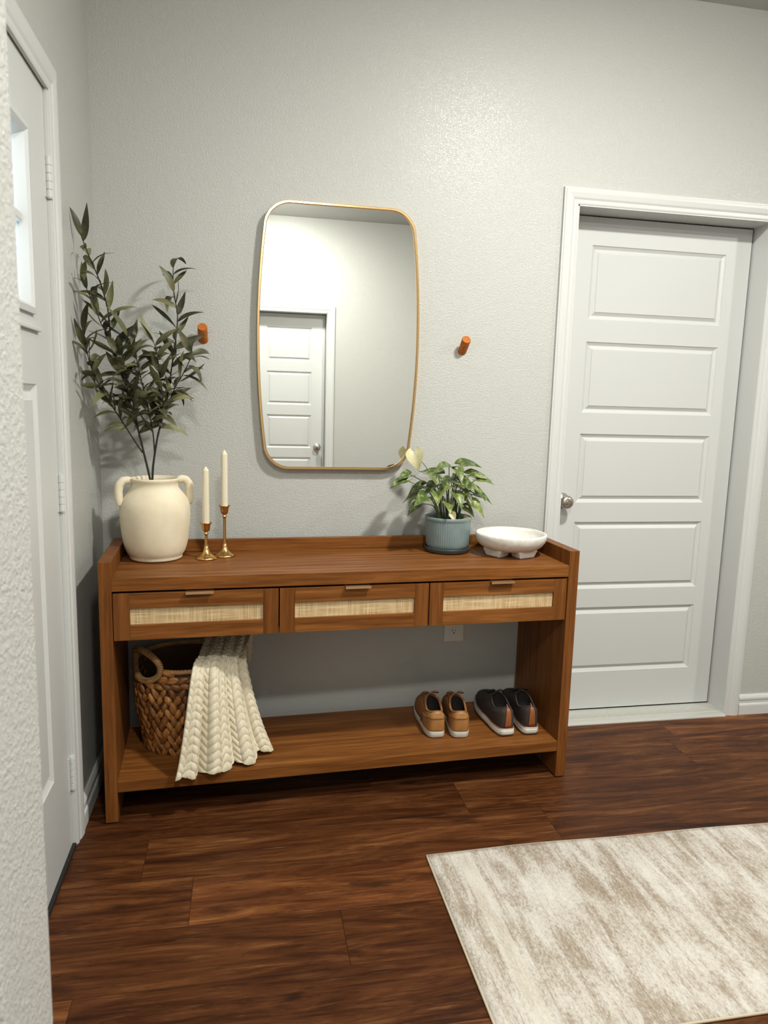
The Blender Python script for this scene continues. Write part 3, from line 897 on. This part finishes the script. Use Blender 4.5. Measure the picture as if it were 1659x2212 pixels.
def arrow_mesh(L, W, droop, mat='aroid'):
    """arrowhead leaf; stalk joins at origin, tip along +x, lobes back to -x"""
    mb = MB(); P = []
    ts = [-0.32, -0.22, -0.10, 0.0, 0.12, 0.28, 0.45, 0.62, 0.80, 0.92, 1.0]
    wf_ = [0.42, 0.72, 0.92, 1.0, 0.98, 0.88, 0.70, 0.50, 0.26, 0.10, 0.01]
    inn = [0.30, 0.20, 0.08, 0, 0, 0, 0, 0, 0, 0, 0]
    for t, w, q0 in zip(ts, wf_, inn):
        row = []
        for s in (-1, -0.66, -0.33, 0, 0.33, 0.66, 1):
            y = (q0 + (w - q0) * abs(s)) * W / 2 * (1 if s > 0 else -1) if abs(s) > 0 else 0
            if s == 0: x_ = max(t, 0.0) if t < 0 else t
            else: x_ = t
            xx = x_ * L; u = abs(y) / (W / 2)
            z = 0.20 * W * u ** 1.2 - droop * L * (max(0, x_) ** 2) - 0.08 * W * (u ** 2) * 2 * abs(droop)
            if t < 0: z -= 0.12 * L * (-t)
            row.append((xx, y, z + 0.02 * W * math.sin(9 * t + s * 3)))
        P.append(row)
    return mb.grid(P).mesh('leaf', mat, True, False)
AR = [arrow_mesh(0.062, 0.047, 0.35), arrow_mesh(0.054, 0.042, 0.6), arrow_mesh(0.068, 0.048, 0.15), arrow_mesh(0.046, 0.038, 0.45)]
ARP = arrow_mesh(0.056, 0.054, 0.25, 'pale_leaf'); ARK = arrow_mesh(0.036, 0.032, 0.4, 'pink_leaf')
prnd = random.Random(21)
def stalk_leaf(end, d, me, up=(0, -0.35, 1), sc=1.0, base=None, warp=True):
    end = Vector(end); d = Vector(d)
    if warp:
        end.x *= 2.0 if end.x < 0 else 1.32
        end.z = 0.11 + (end.z - 0.11) * 1.22
    if base is None:
        a = math.atan2(end.y, end.x) + prnd.uniform(-.4, .4); r = prnd.uniform(0.01, 0.045)
        base = (r * math.cos(a), r * math.sin(a), 0.112)
    base = Vector(base)
    mid = base.lerp(end, 0.55) + Vector((0, 0, 0.02)) - Vector((end.x, end.y, 0)) * 0.18
    MB().tube(catmull([base, mid, end], 5), [0.0019] * 6 + [0.0014] * 5, 6).build('stalk', 'gstem', pp, True)
    o = link('leaf', me, pp)
    o.matrix_local = Matrix.Translation(end) @ orient(d, Vector(up)) @ Matrix.Scale(sc, 4)
# leaves placed after the photograph (local metres: x right, y back, z up from table top)
SPEC = [
    (-0.005, -0.02, 0.275, -0.6, -0.5, 0.05, 2), (0.030, 0.0, 0.280, 0.9, -0.3, 0.15, 0), (0.012, -0.04, 0.268, 0.1, -1, -0.35, 1),
    (-0.075, -0.01, 0.250, -0.8, -0.6, -0.05, 0), (-0.085, -0.03, 0.235, -1, -0.3, -0.35, 2), (-0.045, -0.03, 0.252, 0.3, -1, -0.1, 0),
    (-0.020, -0.05, 0.245, -0.2, -1, -0.25, 2), (0.015, -0.055, 0.235, 0.5, -0.9, -0.2, 0), (0.055, -0.01, 0.250, 1, -0.4, -0.1, 2),
    (0.072, -0.03, 0.240, 1, -0.35, -0.05, 0), (0.060, -0.04, 0.212, 0.8, -0.7, -0.3, 1), (0.068, -0.02, 0.195, 1, -0.3, -0.25, 0),
    (-0.030, -0.065, 0.205, -0.3, -1, -0.35, 0), (-0.050, -0.06, 0.190, -0.7, -0.8, -0.2, 2), (0.005, -0.07, 0.200, 0.2, -1, -0.5, 1),
    (0.030, -0.06, 0.190, 0.6, -0.8, -0.4, 3), (-0.062, -0.03, 0.165, -0.9, -0.5, -0.5, 3), (0.055, -0.05, 0.172, 0.8, -0.6, -0.5, 1),
    (0.040, -0.03, 0.155, 0.8, -0.5, -0.5, 3), (-0.010, -0.06, 0.172, -0.1, -1, -0.2, 3), (-0.050, 0.01, 0.215, -1, 0.2, -0.3, 1),
    (0.030, 0.03, 0.235, 0.7, 0.6, 0, 0), (-0.02, 0.03, 0.250, -0.5, 0.6, 0.1, 2), (0.05, 0.03, 0.20, 1, 0.3, -0.2, 1), (-0.055, 0.02, 0.185, -0.9, 0.4, -0.2, 0),
    (0.02, -0.02, 0.22, 0.5, -0.6, -0.2, 1), (-0.03, -0.02, 0.222, -0.6, -0.6, -0.2, 0), (0.0, 0.0, 0.235, 0.2, -0.9, 0.0, 3),
    (0.042, -0.045, 0.222, 0.9, -0.7, -0.15, 3), (-0.008, -0.045, 0.222, -0.8, -0.7, -0.1, 1)]
for (x, y, z, dx_, dy_, dz_, k) in SPEC:
    stalk_leaf((x, y, z), (dx_, dy_, dz_), AR[k], (prnd.uniform(-.3, .3), -0.45, 0.8), prnd.uniform(1.0, 1.25))
stalk_leaf((-0.122, 0.048, 0.352), (0.20, -0.20, -0.92), ARP, (-0.35, -1, 0.1), 1.2, (-0.03, 0.02, 0.112), False)
stalk_leaf((0.014, -0.068, 0.197), (0.2, -1, -0.4), ARK, (0, -0.8, 0.6), 1.0)
stalk_leaf((-0.004, -0.069, 0.140), (0.35, -0.5, -0.8), ARP, (0.2, -1, 0.3), 0.55)
stalk_leaf((0.035, -0.048, 0.126), (0.8, -0.6, 0.1), ARK, (0, -0.8, 0.6), 0.7)

# ------------------------------------------------------------------ footed bowl
bw = thing('footed_bowl', 'white stone bowl on blocky feet at the right end of the table', 'bowl', (1.362, -0.208, ZT + 0.0006), -0.37)
prof = [(0.0003, 0.018), (0.070, 0.019), (0.095, 0.025), (0.113, 0.037), (0.1235, 0.052), (0.1275, 0.066), (0.1275, 0.074), (0.1265, 0.0785), (0.1225, 0.080), (0.118, 0.078), (0.116, 0.068), (0.108, 0.052), (0.092, 0.040), (0.06, 0.033), (0.0003, 0.031)]
bo = MB().lathe(prof, 56).build('basin', 'bowl', bw, True)
for k in range(4):
    a = math.pi / 4 + k * math.pi / 2
    f = MB()
    top = [(0.030, -0.030), (0.092, -0.046), (0.092, 0.046), (0.030, 0.030)]
    bot = [(0.034, -0.024), (0.086, -0.034), (0.086, 0.034), (0.034, 0.024)]
    vs = [(x, y, 0.0) for x, y in bot] + [(x, y, 0.026) for x, y in top]
    vs = [(x * math.cos(a) - y * math.sin(a), x * math.sin(a) + y * math.cos(a), z) for x, y, z in vs]
    f.add(vs, [(0, 1, 2, 3), (4, 5, 6, 7)] + [(i, (i + 1) % 4, 4 + (i + 1) % 4, 4 + i) for i in range(4)])
    f.build('foot', 'bowl', bw, False, 0.003, 2)

# ------------------------------------------------------------------ basket
BX, BY, BZ = 0.222, -0.205, ZS + 0.0006
AX, AY = 1.0, 0.92
bk = thing('woven_basket', 'woven brown basket with loop handles on the low shelf', 'basket', (BX, BY, BZ))
BH = 0.293
HA = [math.radians(217), math.radians(37)]
def b_rad(z):
    t = z / BH
    return 0.136 + 0.030 * math.sin(min(1, t) * 1.75) - 0.006 * max(0, t - 0.7)
def rim_z(a):
    z = BH
    for h in HA:
        d = (a - h + math.pi) % (2 * math.pi) - math.pi
        if abs(d) < 0.55: z = min(z, BH - 0.052 * math.cos(d / 0.55 * math.pi / 2) ** 0.6)
    return z
# inner shell
P = []
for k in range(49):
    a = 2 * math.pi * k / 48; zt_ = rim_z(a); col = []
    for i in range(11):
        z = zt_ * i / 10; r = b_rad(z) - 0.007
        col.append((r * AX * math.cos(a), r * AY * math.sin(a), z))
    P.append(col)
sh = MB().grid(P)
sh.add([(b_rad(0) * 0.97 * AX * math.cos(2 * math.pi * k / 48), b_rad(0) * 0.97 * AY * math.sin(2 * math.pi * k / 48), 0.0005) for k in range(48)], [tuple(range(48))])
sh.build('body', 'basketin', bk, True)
# woven strands
def strand_mesh():
    mb = MB(); P = []
    for i in range(7):
        t = i / 6; w = math.sin(math.pi * (0.06 + 0.88 * t)) ** 0.7
        ring = []
        for k in range(7):
            a = 2 * math.pi * k / 6
            ring.append((0.0205 * (t * 2 - 1), 0.0125 * w * math.cos(a), 0.0080 * w * math.sin(a)))
        P.append(ring)
    return mb.grid(P).mesh('strand', 'strand', True, True)
SM = strand_mesh()
brnd = random.Random(3)
NR, NA = 13, 34
for r in range(NR):
    for k in range(NA):
        a = 2 * math.pi * (k + (0.5 if r % 2 else 0)) / NA
        z = 0.010 + (BH - 0.012) * r / (NR - 1)
        z += brnd.uniform(-0.002, 0.002)
        if z > rim_z(a) - 0.003 or not math.radians(152) < a < math.radians(388) + 0 and not a < math.radians(24): continue
        R0 = b_rad(z) - 0.001
        p = Vector((R0 * AX * math.cos(a), R0 * AY * math.sin(a), z))
        tan = Vector((-math.sin(a), math.cos(a), 0)); nrm = Vector((math.cos(a), math.sin(a), 0))
        ang = math.radians(70 if k % 2 else 110) + brnd.uniform(-0.2, 0.2)
        if r >= NR - 3: ang = math.radians(22 if r % 2 else 158) + brnd.uniform(-0.12, 0.12)
        d = tan * math.cos(ang) + Vector((0, 0, 1)) * math.sin(ang)
        d = (d + nrm * 0.12).normalized()
        o = link('strand', SM, bk)
        sc = brnd.uniform(0.85, 1.2)
        o.matrix_local = Matrix.Translation(p) @ orient(d, nrm) @ Matrix.Diagonal((sc, brnd.uniform(0.85, 1.1), brnd.uniform(0.9, 1.25), 1))
# rim rope with the two loop handles
for hi, h in enumerate(HA):
    nrm = Vector((math.cos(h), math.sin(h) * 0.95, 0)); tn = Vector((-math.sin(h), math.cos(h), 0))
    rr_ = b_rad(BH) + 0.001
    cen = Vector((rr_ * AX * math.cos(h), rr_ * AY * math.sin(h), BH + 0.010)) - nrm * 0.002
    core = []; hb = MB()
    for k in range(40):
        t = 2 * math.pi * k / 40
        q = cen + tn * 0.078 * math.cos(t) + Vector((0, 0, 0.050 * math.sin(t))) - nrm * 0.020 * (math.cos(t) ** 2)
        core.append(q)
    hb.tube(core, 0.0085, 8, True)
    for k in range(52):      # wrapping turns
        t = 2 * math.pi * k / 52
        q = cen + tn * 0.078 * math.cos(t) + Vector((0, 0, 0.050 * math.sin(t))) - nrm * 0.020 * (math.cos(t) ** 2)
        tg = (tn * (-0.078 * math.sin(t)) + Vector((0, 0, 0.050 * math.cos(t)))).normalized()
        e1 = nrm; e2 = tg.cross(nrm).normalized()
        ring = [q + (e1 * math.cos(x) + e2 * math.sin(x)) * 0.0085 + tg * 0.003 * math.sin(x) for x in [2 * math.pi * i / 8 for i in range(8)]]
        hb.tube(ring, 0.0030, 5, True)
    hb.build('handle', 'wrap', bk, True)
for (a0, a1) in ((HA[1] + 0.50, HA[0] - 0.50), (HA[0] + 0.50, HA[1] + 2 * math.pi - 0.50)):
    rb_ = MB(); pts = []
    for k in range(34):
        a = a0 + (a1 - a0) * k / 33; R0 = b_rad(BH) - 0.002
        pts.append(Vector((R0 * AX * math.cos(a), R0 * AY * math.sin(a), BH)))
    rb_.tube(pts, 0.0075, 8)
    for k in range(33):
        d = (pts[k + 1] - pts[k]).normalized(); c0 = (pts[k] + pts[k + 1]) / 2
        rb_.tube([c0 - d * 0.010 + Vector((0, 0, -0.004)), c0 + Vector((0, 0, 0.0035)), c0 + d * 0.010 + Vector((0, 0, 0.003))], [0.004, 0.0072, 0.004], 6)
    rb_.build('rim', 'wrap', bk, True)

# ------------------------------------------------------------------ throw blanket
ROWS = [  # left point, right point  (from inside the basket over its front rim to the hem)
    ((0.262, -0.040, 0.380), (0.440, -0.035, 0.340)),
    ((0.280, -0.070, 0.462), (0.446, -0.060, 0.445)),
    ((0.292, -0.140, 0.488), (0.448, -0.110, 0.486)),
    ((0.278, -0.275, 0.470), (0.436, -0.190, 0.480)),
    ((0.256, -0.402, 0.460), (0.420, -0.292, 0.446)),
    ((0.243, -0.436, 0.388), (0.435, -0.318, 0.366)),
    ((0.230, -0.455, 0.290), (0.460, -0.332, 0.274)),
    ((0.216, -0.472, 0.200), (0.486, -0.340, 0.200)),
    ((0.204, -0.487, 0.140), (0.508, -0.346, 0.152))]
LC = catmull([r[0] for r in ROWS], 34); RC = catmull([r[1] for r in ROWS], 34)
NV = len(LC); NU = 170
def bl_base(i, u):
    t = i / (NV - 1)
    p = LC[i].lerp(RC[i], u)
    ed = RC[i] - LC[i]
    nrm = Vector((ed.y, -ed.x, 0)).normalized()      # towards the room
    k = max(0.0, min(1.0, (t - 0.30) / 0.6))
    ph = u * 2 * math.pi * 3.1 + 0.5
    fold = math.sin(ph) * 0.7 + 0.35 * math.sin(ph * 1.73 + 1.2 + t) + 0.25 * math.sin(u * 2 * math.pi * 6.3 + 2)
    belly = math.sin(math.pi * u) * 0.035
    crest = max(0.0, 1 - abs(t - 0.38) / 0.3)
    p = p + nrm * (fold * (0.004 + 0.020 * k) + belly * (0.35 + 0.65 * k)) + Vector((0, 0, crest * (0.006 * math.sin(math.pi * min(1, u * 1.15)) + 0.006 * math.sin(ph * 1.3))))
    hem = max(0.0, (t - 0.9) / 0.1)
    p.z += hem * 0.006 * math.sin(u * 24)
    return p
base = [[bl_base(i, j / (NU - 1)) for j in range(NU)] for i in range(NV)]
al = [0.0]
for i in range(1, NV): al.append(al[-1] + (base[i][NU // 2] - base[i - 1][NU // 2]).length)
Wd = 0.50; cw, ch = 0.0290, 0.0240
P = []
for i in range(NV):
    row = []
    for j in range(NU):
        a_ = base[i][min(j + 1, NU - 1)] - base[i][max(j - 1, 0)]
        b_ = base[min(i + 1, NV - 1)][j] - base[max(i - 1, 0)][j]
        nn = a_.cross(b_)
        if nn.length < 1e-12: nn = Vector((0, -1, 0))
        nn.normalize()
        if nn.y > 0 and i > NV * 0.4: nn = -nn
        elif nn.z < 0 and i <= NV * 0.4: nn = -nn
        uu = j / (NU - 1) * Wd; col_ = int(uu / cw); fu = uu / cw - col_
        dirn = 1 if col_ % 2 else -1
        vv = al[i] / ch + dirn * (fu - 0.5) * 1.05 + 0.12 * math.sin(math.pi * fu)
        fv = vv - math.floor(vv)
        hgt = (math.sin(math.pi * fv) ** 0.36) * (math.sin(math.pi * fu) ** 0.24)
        row.append(base[i][j] + nn * (0.0062 * hgt))
    P.append(row)
bl = MB().grid(P).build('throw_blanket', 'blanket', None, True, fix=False)
sd = bl.modifiers.new('thick', 'SOLIDIFY'); sd.thickness = 0.006; sd.offset = 0.0
tag(bl, 'cream plush throw blanket draped over the woven basket', 'blanket')

# ------------------------------------------------------------------ shoes
HE = 0.38
def outline(a, L, wb_, wf_):
    """shoe outline, heel at y=0, toe at y=L, a=0 at heel going round"""
    c = math.cos(a); s = math.sin(a)
    y = L * (0.5 - 0.5 * c)
    t = y / L
    w = wb_ * (1 - t) + wf_ * t
    w = w * (1 - 0.10 * math.exp(-((t - 0.36) / 0.15) ** 2))
    e = HE + (0.74 - HE) * max(0.0, min(1.0, (t - 0.35) / 0.4))
    x = math.copysign(abs(s) ** e, s) * w * 0.5
    return x + 0.004 * math.sin(math.pi * t), y
def ang_x(xf):
    """angle whose point lies at the fraction xf of the heel half width"""
    return math.copysign(math.asin(min(1.0, abs(xf)) ** (1 / HE)), xf)
def ang_k(k, n):
    u = 2.0 * k / n
    sg = 1.0
    if u > 1: u = 2 - u; sg = -1.0
    g = u * u * (1.5 - 0.5 * u)
    return math.pi * g if sg > 0 else 2 * math.pi - math.pi * g
NA_S = 64
def shoe(kind, name, label, cat_group, loc, rz, mir):
    t = thing(name, label, 'shoe', loc, rz, cat_group)
    tan = kind == 'tan'
    L, wb_, wf_ = (0.285, 0.080, 0.094) if tan else (0.292, 0.077, 0.094)
    sole_h = 0.026 if tan else 0.030
    ang = [ang_k(k, NA_S) for k in range(NA_S)]
    def OL(a, off=0.0):
        x, y = outline(a, L, wb_, wf_)
        cx, cy = 0.0, L * 0.5
        d = Vector((x - cx, (y - cy) * 0.6)); d.normalize()
        return ((x + d.x * off) * mir, y + d.y * off)
    # sole
    levels = [(0.0, -0.006), (0.003, -0.001), (0.006, 0.001), (sole_h - 0.004, 0.0015), (sole_h, 0.0005)] if tan else [(0.0, -0.008), (0.004, -0.001), (0.010, 0.004), (0.0145, 0.004), (0.016, 0.0015), (0.0175, 0.004), (0.024, 0.003), (0.0255, 0.0015), (0.027, 0.003), (sole_h, 0.0012)]
    s = MB(); vs = []; fs = []
    toe_spring = lambda y: 0.010 * max(0, (y / L - 0.72) / 0.28) ** 2
    for z, off in levels:
        for a in ang:
            x, y = OL(a, off); vs.append((x, y, z + toe_spring(y) * (1 if z > 0.002 else 1)))
    for i in range(len(levels) - 1):
        for k in range(NA_S):
            k2 = (k + 1) % NA_S; fs.append((i * NA_S + k, i * NA_S + k2, (i + 1) * NA_S + k2, (i + 1) * NA_S + k))
    fs.append(tuple(range(NA_S))); fs.append(tuple((len(levels) - 1) * NA_S + k for k in range(NA_S)))
    s.add(vs, fs); so2 = s.build('sole', 'sole', t, True)
    so2.modifiers.new('es', 'EDGE_SPLIT').split_angle = math.radians(50)
    # upper: from the outline up to the collar edge
    oc, orx, ory = (0.074, 0.0275, 0.062) if tan else (0.074, 0.0295, 0.060)
    def collar(a):
        x = math.sin(a) * orx; y = oc - math.cos(a) * ory
        f = (1 - math.cos(a)) / 2          # 0 at heel, 1 at tongue
        if tan: z = 0.094 - 0.014 * math.sin(math.pi * min(1, f * 1.4)) + 0.012 * f ** 2
        else: z = 0.104 - 0.020 * math.sin(math.pi * min(1, f * 1.3)) + 0.004 * f ** 2
        return Vector((x * mir, y, z))
    def US(a, q, off=0.0):
        """q 0..1 up the upper"""
        x0, y0 = OL(a, -0.0025 + off); z0 = sole_h - 0.002 + toe_spring(y0)
        c = collar(a)
        f = (1 - math.cos(a)) / 2
        ph = q * math.pi / 2
        t_ = math.cos(ph) ** (0.62 + 0.25 * (1 - f)) if q < 1 else 0.0
        x = c.x + (x0 - c.x) * t_; y = c.y + (y0 - c.y) * t_
        g = f * f * (3 - 2 * f)
        zt = c.z * 0.90 * (1 - g) + (0.056 if tan else 0.072) * g
        zl = c.z + (zt - c.z) * t_
        z = z0 + (zl - z0) * (1 - min(1, t_) ** 5) ** 0.55
        # rounded heel counter
        y -= 0.005 * (1 - f) ** 3 * math.sin(math.pi * q)
        p = Vector((x, y, z))
        if off:
            p.z += off * 0.5 * math.sin(ph)
        return p
    NQ = 14; P = []
    for k in range(NA_S + 1):
        a = ang_k(k % NA_S, NA_S)
        col = [US(a, i / NQ) for i in range(NQ + 1)]
        P.append(col)
    MB().grid(P).build('upper', 'suede' if tan else 'knit', t, True)
    # padded collar and dark lining
    col_pts = [collar(2 * math.pi * k / 48) for k in range(48)]
    MB().tube(col_pts, 0.0042 if tan else 0.003, 8, True).build('collar', 'suede' if tan else 'knit', t, True)
    P = []
    for k in range(NA_S + 1):
        a = ang_k(k % NA_S, NA_S); c = collar(a); ctr = Vector((0, oc, 0)); col = []
        for f_, dz in ((0.985, 0.0), (0.97, -0.012), (1.02, -0.03), (0.95, -0.042), (0.5, -0.046), (0.01, -0.046)):
            z = max(sole_h + 0.006, c.z + dz) if f_ > 0.9 else sole_h + 0.006
            col.append((ctr.x + (c.x - ctr.x) * f_, ctr.y + (c.y - ctr.y) * f_, z))
        P.append(col)
    MB().grid(P).build('lining', 'shoe_in', t, True)
    # tongue and laces
    tz = collar(math.pi).z
    tg = MB(); P = []
    for i in range(8):
        v = i / 7; row = []
        for j in range(7):
            u = j / 6 * 2 - 1
            row.append((u * 0.021 * (1 - 0.15 * v), oc + ory - 0.002 + 0.020 * (1 - v) - 0.012 * v + 0.006 * u * u * -1, tz - 0.012 + 0.026 * v - 0.008 * u * u))
        P.append(row)
    tgo = tg.grid(P).build('tongue', 'suede' if tan else 'knit', t, True)
    tgo.modifiers.new('th', 'SOLIDIFY').thickness = 0.004
    lc = 'tan_dark' if tan else 'shoe_in'
    for r in range(4):
        yy = oc + ory + 0.006 + r * 0.017
        pts = []
        for j in range(9):
            u = j / 8 * 2 - 1
            # height of the upper surface near (u, yy)
            best = None
            for k in range(NA_S // 2 - 13, NA_S // 2 + 14):
                for q in range(4, NQ + 1):
                    p = US(ang_k(k, NA_S), q / NQ)
                    dd = (p.x - u * 0.023) ** 2 + (p.y - yy) ** 2
                    if best is None or dd < best[0]: best = (dd, p.z)
            pts.append((u * 0.023, yy + 0.004 * u * (1 if r % 2 else -1), best[1] + 0.002))
        MB().tube(pts, 0.0022, 6).build('lace', lc, t, True)
    bowp = [(0.0, oc + ory + 0.006, tz + 0.006)]
    for sgn in (-1, 1):
        lp = [Vector((sgn * 0.003, oc + ory + 0.004, tz + 0.004)), Vector((sgn * 0.018, oc + ory - 0.002, tz + 0.013)), Vector((sgn * 0.032, oc + ory + 0.004, tz + 0.004)), Vector((sgn * 0.020, oc + ory + 0.012, tz + 0.001)), Vector((sgn * 0.003, oc + ory + 0.007, tz + 0.004))]
        MB().tube(catmull(lp, 5), 0.0019, 6).build('lace', lc, t, True)
    # heel piece
    def heel_piece(w0, w1, q0, q1, off, nm, mat, over=False):
        P = []
        for i in range(15):
            v = i / 14; q = q0 + (q1 - q0) * v; hw = w0 + (w1 - w0) * v
            P.append([US(ang_x(-hw + 2 * hw * j / 18), q, off) for j in range(19)])
        if over:
            last = P[-1]; c0 = sum(last, Vector()) / len(last)
            for dy, dz in ((0.001, 0.0045), (0.006, 0.0065), (0.010, 0.003), (0.011, -0.008)):
                P.append([p + Vector((0, dy, dz)) for p in last])
        o = MB().grid(P).build(nm, mat, t, True)
        m_ = o.modifiers.new('th', 'SOLIDIFY'); m_.thickness = 0.0022; m_.offset = 0
        return o
    if tan:
        heel_piece(0.985, 0.97, 0.02, 0.46, 0.0022, 'heel_counter', 'tan_leather')
        hp = heel_piece(0.86, 0.70, 0.40, 0.97, 0.0040, 'heel_tab', 'tan_leather')
        # lettering pressed into the heel tab
        fc = bpy.data.curves.new('lettering', 'FONT'); fc.body = 'NIKE'; fc.align_x = 'CENTER'; fc.align_y = 'CENTER'; fc.size = 1.0; fc.extrude = 0.02
        fo = bpy.data.objects.new('tmp', fc); C.objects.link(fo)
        dg = bpy.context.evaluated_depsgraph_get(); dg.update()
        me = bpy.data.meshes.new_from_object(fo.evaluated_get(dg))
        bpy.data.objects.remove(fo)
        bm = bmesh.new(); bm.from_mesh(me)
        bmesh.ops.subdivide_edges(bm, edges=[e for e in bm.edges if e.calc_length() > 0.25], cuts=2, use_grid_fill=False)
        xs = [v.co.x for v in bm.verts]; wtx = max(xs) - min(xs)
        for v in bm.verts:
            # text x -> angle, text y -> height on the tab
            aa = ang_x(v.co.x / wtx * 0.95); q = 0.66 + v.co.y * 0.20
            bulge = 0.0062 + (0.0008 if v.co.z > 0 else -0.0006)
            v.co = US(aa * mir, q, bulge)
        me2 = bpy.data.meshes.new('lettering'); bm.to_mesh(me2); bm.free(); me2.materials.append(M['tan_dark'])
        link('lettering', me2, hp)
        # stitched quarter overlays on both sides
        for sd_ in (-1, 1):
            P = []
            for i in range(9):
                v = i / 8
                P.append([US(sd_ * (1.15 + 0.95 * j / 14 + 0.12 * v), 0.10 + 0.80 * v, 0.0016) for j in range(15)])
            MB().grid(P).build('side_overlay', 'suede', t, True).modifiers.new('th', 'SOLIDIFY').thickness = 0.0012
    else:
        heel_piece(0.30, 0.27, 0.05, 0.985, 0.0030, 'heel_strip', 'heel_leather', True)
        welt = [US(ang_k(k, 64), 0.02, 0.0028) for k in range(64)]
        MB().tube(welt, 0.0016, 6, True).build('welt', 'heel_leather', t, True)
    return t
ZSH = ZS + 0.0006
shoe('tan', 'sneaker', 'tan suede sneaker with white sole, left one of the tan pair', 'tan sneakers', (1.082, -0.324, ZSH), math.radians(-3), -1)
shoe('tan', 'sneaker', 'tan suede sneaker with white sole, right one of the tan pair', 'tan sneakers', (1.164, -0.336, ZSH), math.radians(-7), 1)
shoe('dark', 'sneaker', 'dark brown knit shoe with chestnut heel strip, left one of the dark pair', 'dark brown shoes', (1.336, -0.344, ZSH), math.radians(1), -1)
shoe('dark', 'sneaker', 'dark brown knit shoe with chestnut heel strip, next to the side panel', 'dark brown shoes', (1.425, -0.344, ZSH), math.radians(-2), 1)

# ------------------------------------------------------------------ rug
RX, RY, RL, RW = 0.936, -1.424, 2.44, 0.646
rg_ = MB(); P = []; nx, ny = 120, 40
def rug_z(x, y): return 0.0075 + 0.0025 * max(0, noise.noise((x * 2.2, y * 3.0, 1.7))) * min(1, (x + 0.05) * 3)
top = []
for i in range(nx + 1):
    x = RL * i / nx
    far = RW + 0.004 * math.sin(x * 9.0) * min(1, x * 2) + 0.010 * math.exp(-((x - 0.42) / 0.25) ** 2)
    top.append([(x, far * j / ny, rug_z(x, far * j / ny)) for j in range(ny + 1)])
rg_.grid(top)
ro = rg_.build('runner_rug', 'rug', None, True, fix=False)
ro.location = (RX, RY, 0.0)
sm = ro.modifiers.new('th', 'SOLIDIFY'); sm.thickness = 0.0068; sm.offset = -1
tag(ro, 'faded cream and taupe runner rug on the plank floor', 'rug')
M['binding'] = plain('rug_binding', (0.60, 0.50, 0.36), 0.9)
edge = [(x, y, z - 0.0035) for x, y, z in [top[i][0] for i in range(0, nx + 1)]] + [(x, y, z - 0.0035) for x, y, z in top[nx][1:]] + [(x, y, z - 0.0035) for x, y, z in [top[i][ny] for i in range(nx - 1, -1, -1)]] + [(x, y, z - 0.0035) for x, y, z in [top[0][j] for j in range(ny - 1, 0, -1)]]
MB().tube(edge, 0.0038, 6, True).build('binding', 'binding', ro, True)

# part labels where a part looks different from its thing
PARTLAB = {'knob': 'satin nickel door knob', 'hinge': 'white painted hinge', 'threshold': 'ridged metal threshold', 'pane': 'bright glass pane',
           'cane_panel': 'pale woven cane panel', 'heel_strip': 'chestnut leather heel strip', 'sole': 'white rubber sole',
           'lining': 'dark inner lining', 'saucer': 'dark grey saucer', 'pot': 'ribbed blue-grey pot', 'soil': 'dark potting soil', 'mirror_glass': 'reflecting mirror glass',
           'lettering': 'brand lettering pressed into the heel tab', 'binding': 'narrow tan edge binding', 'door_sweep': 'black door sweep'}
for o in list(C.objects):
    if o.parent:
        n = o.name.split('.')[0]
        if n in PARTLAB: o['label'] = PARTLAB[n]
        elif n == 'handle' and o.data and o.data.materials and o.data.materials[0] == M['pull']: o['label'] = 'small brass edge pull'
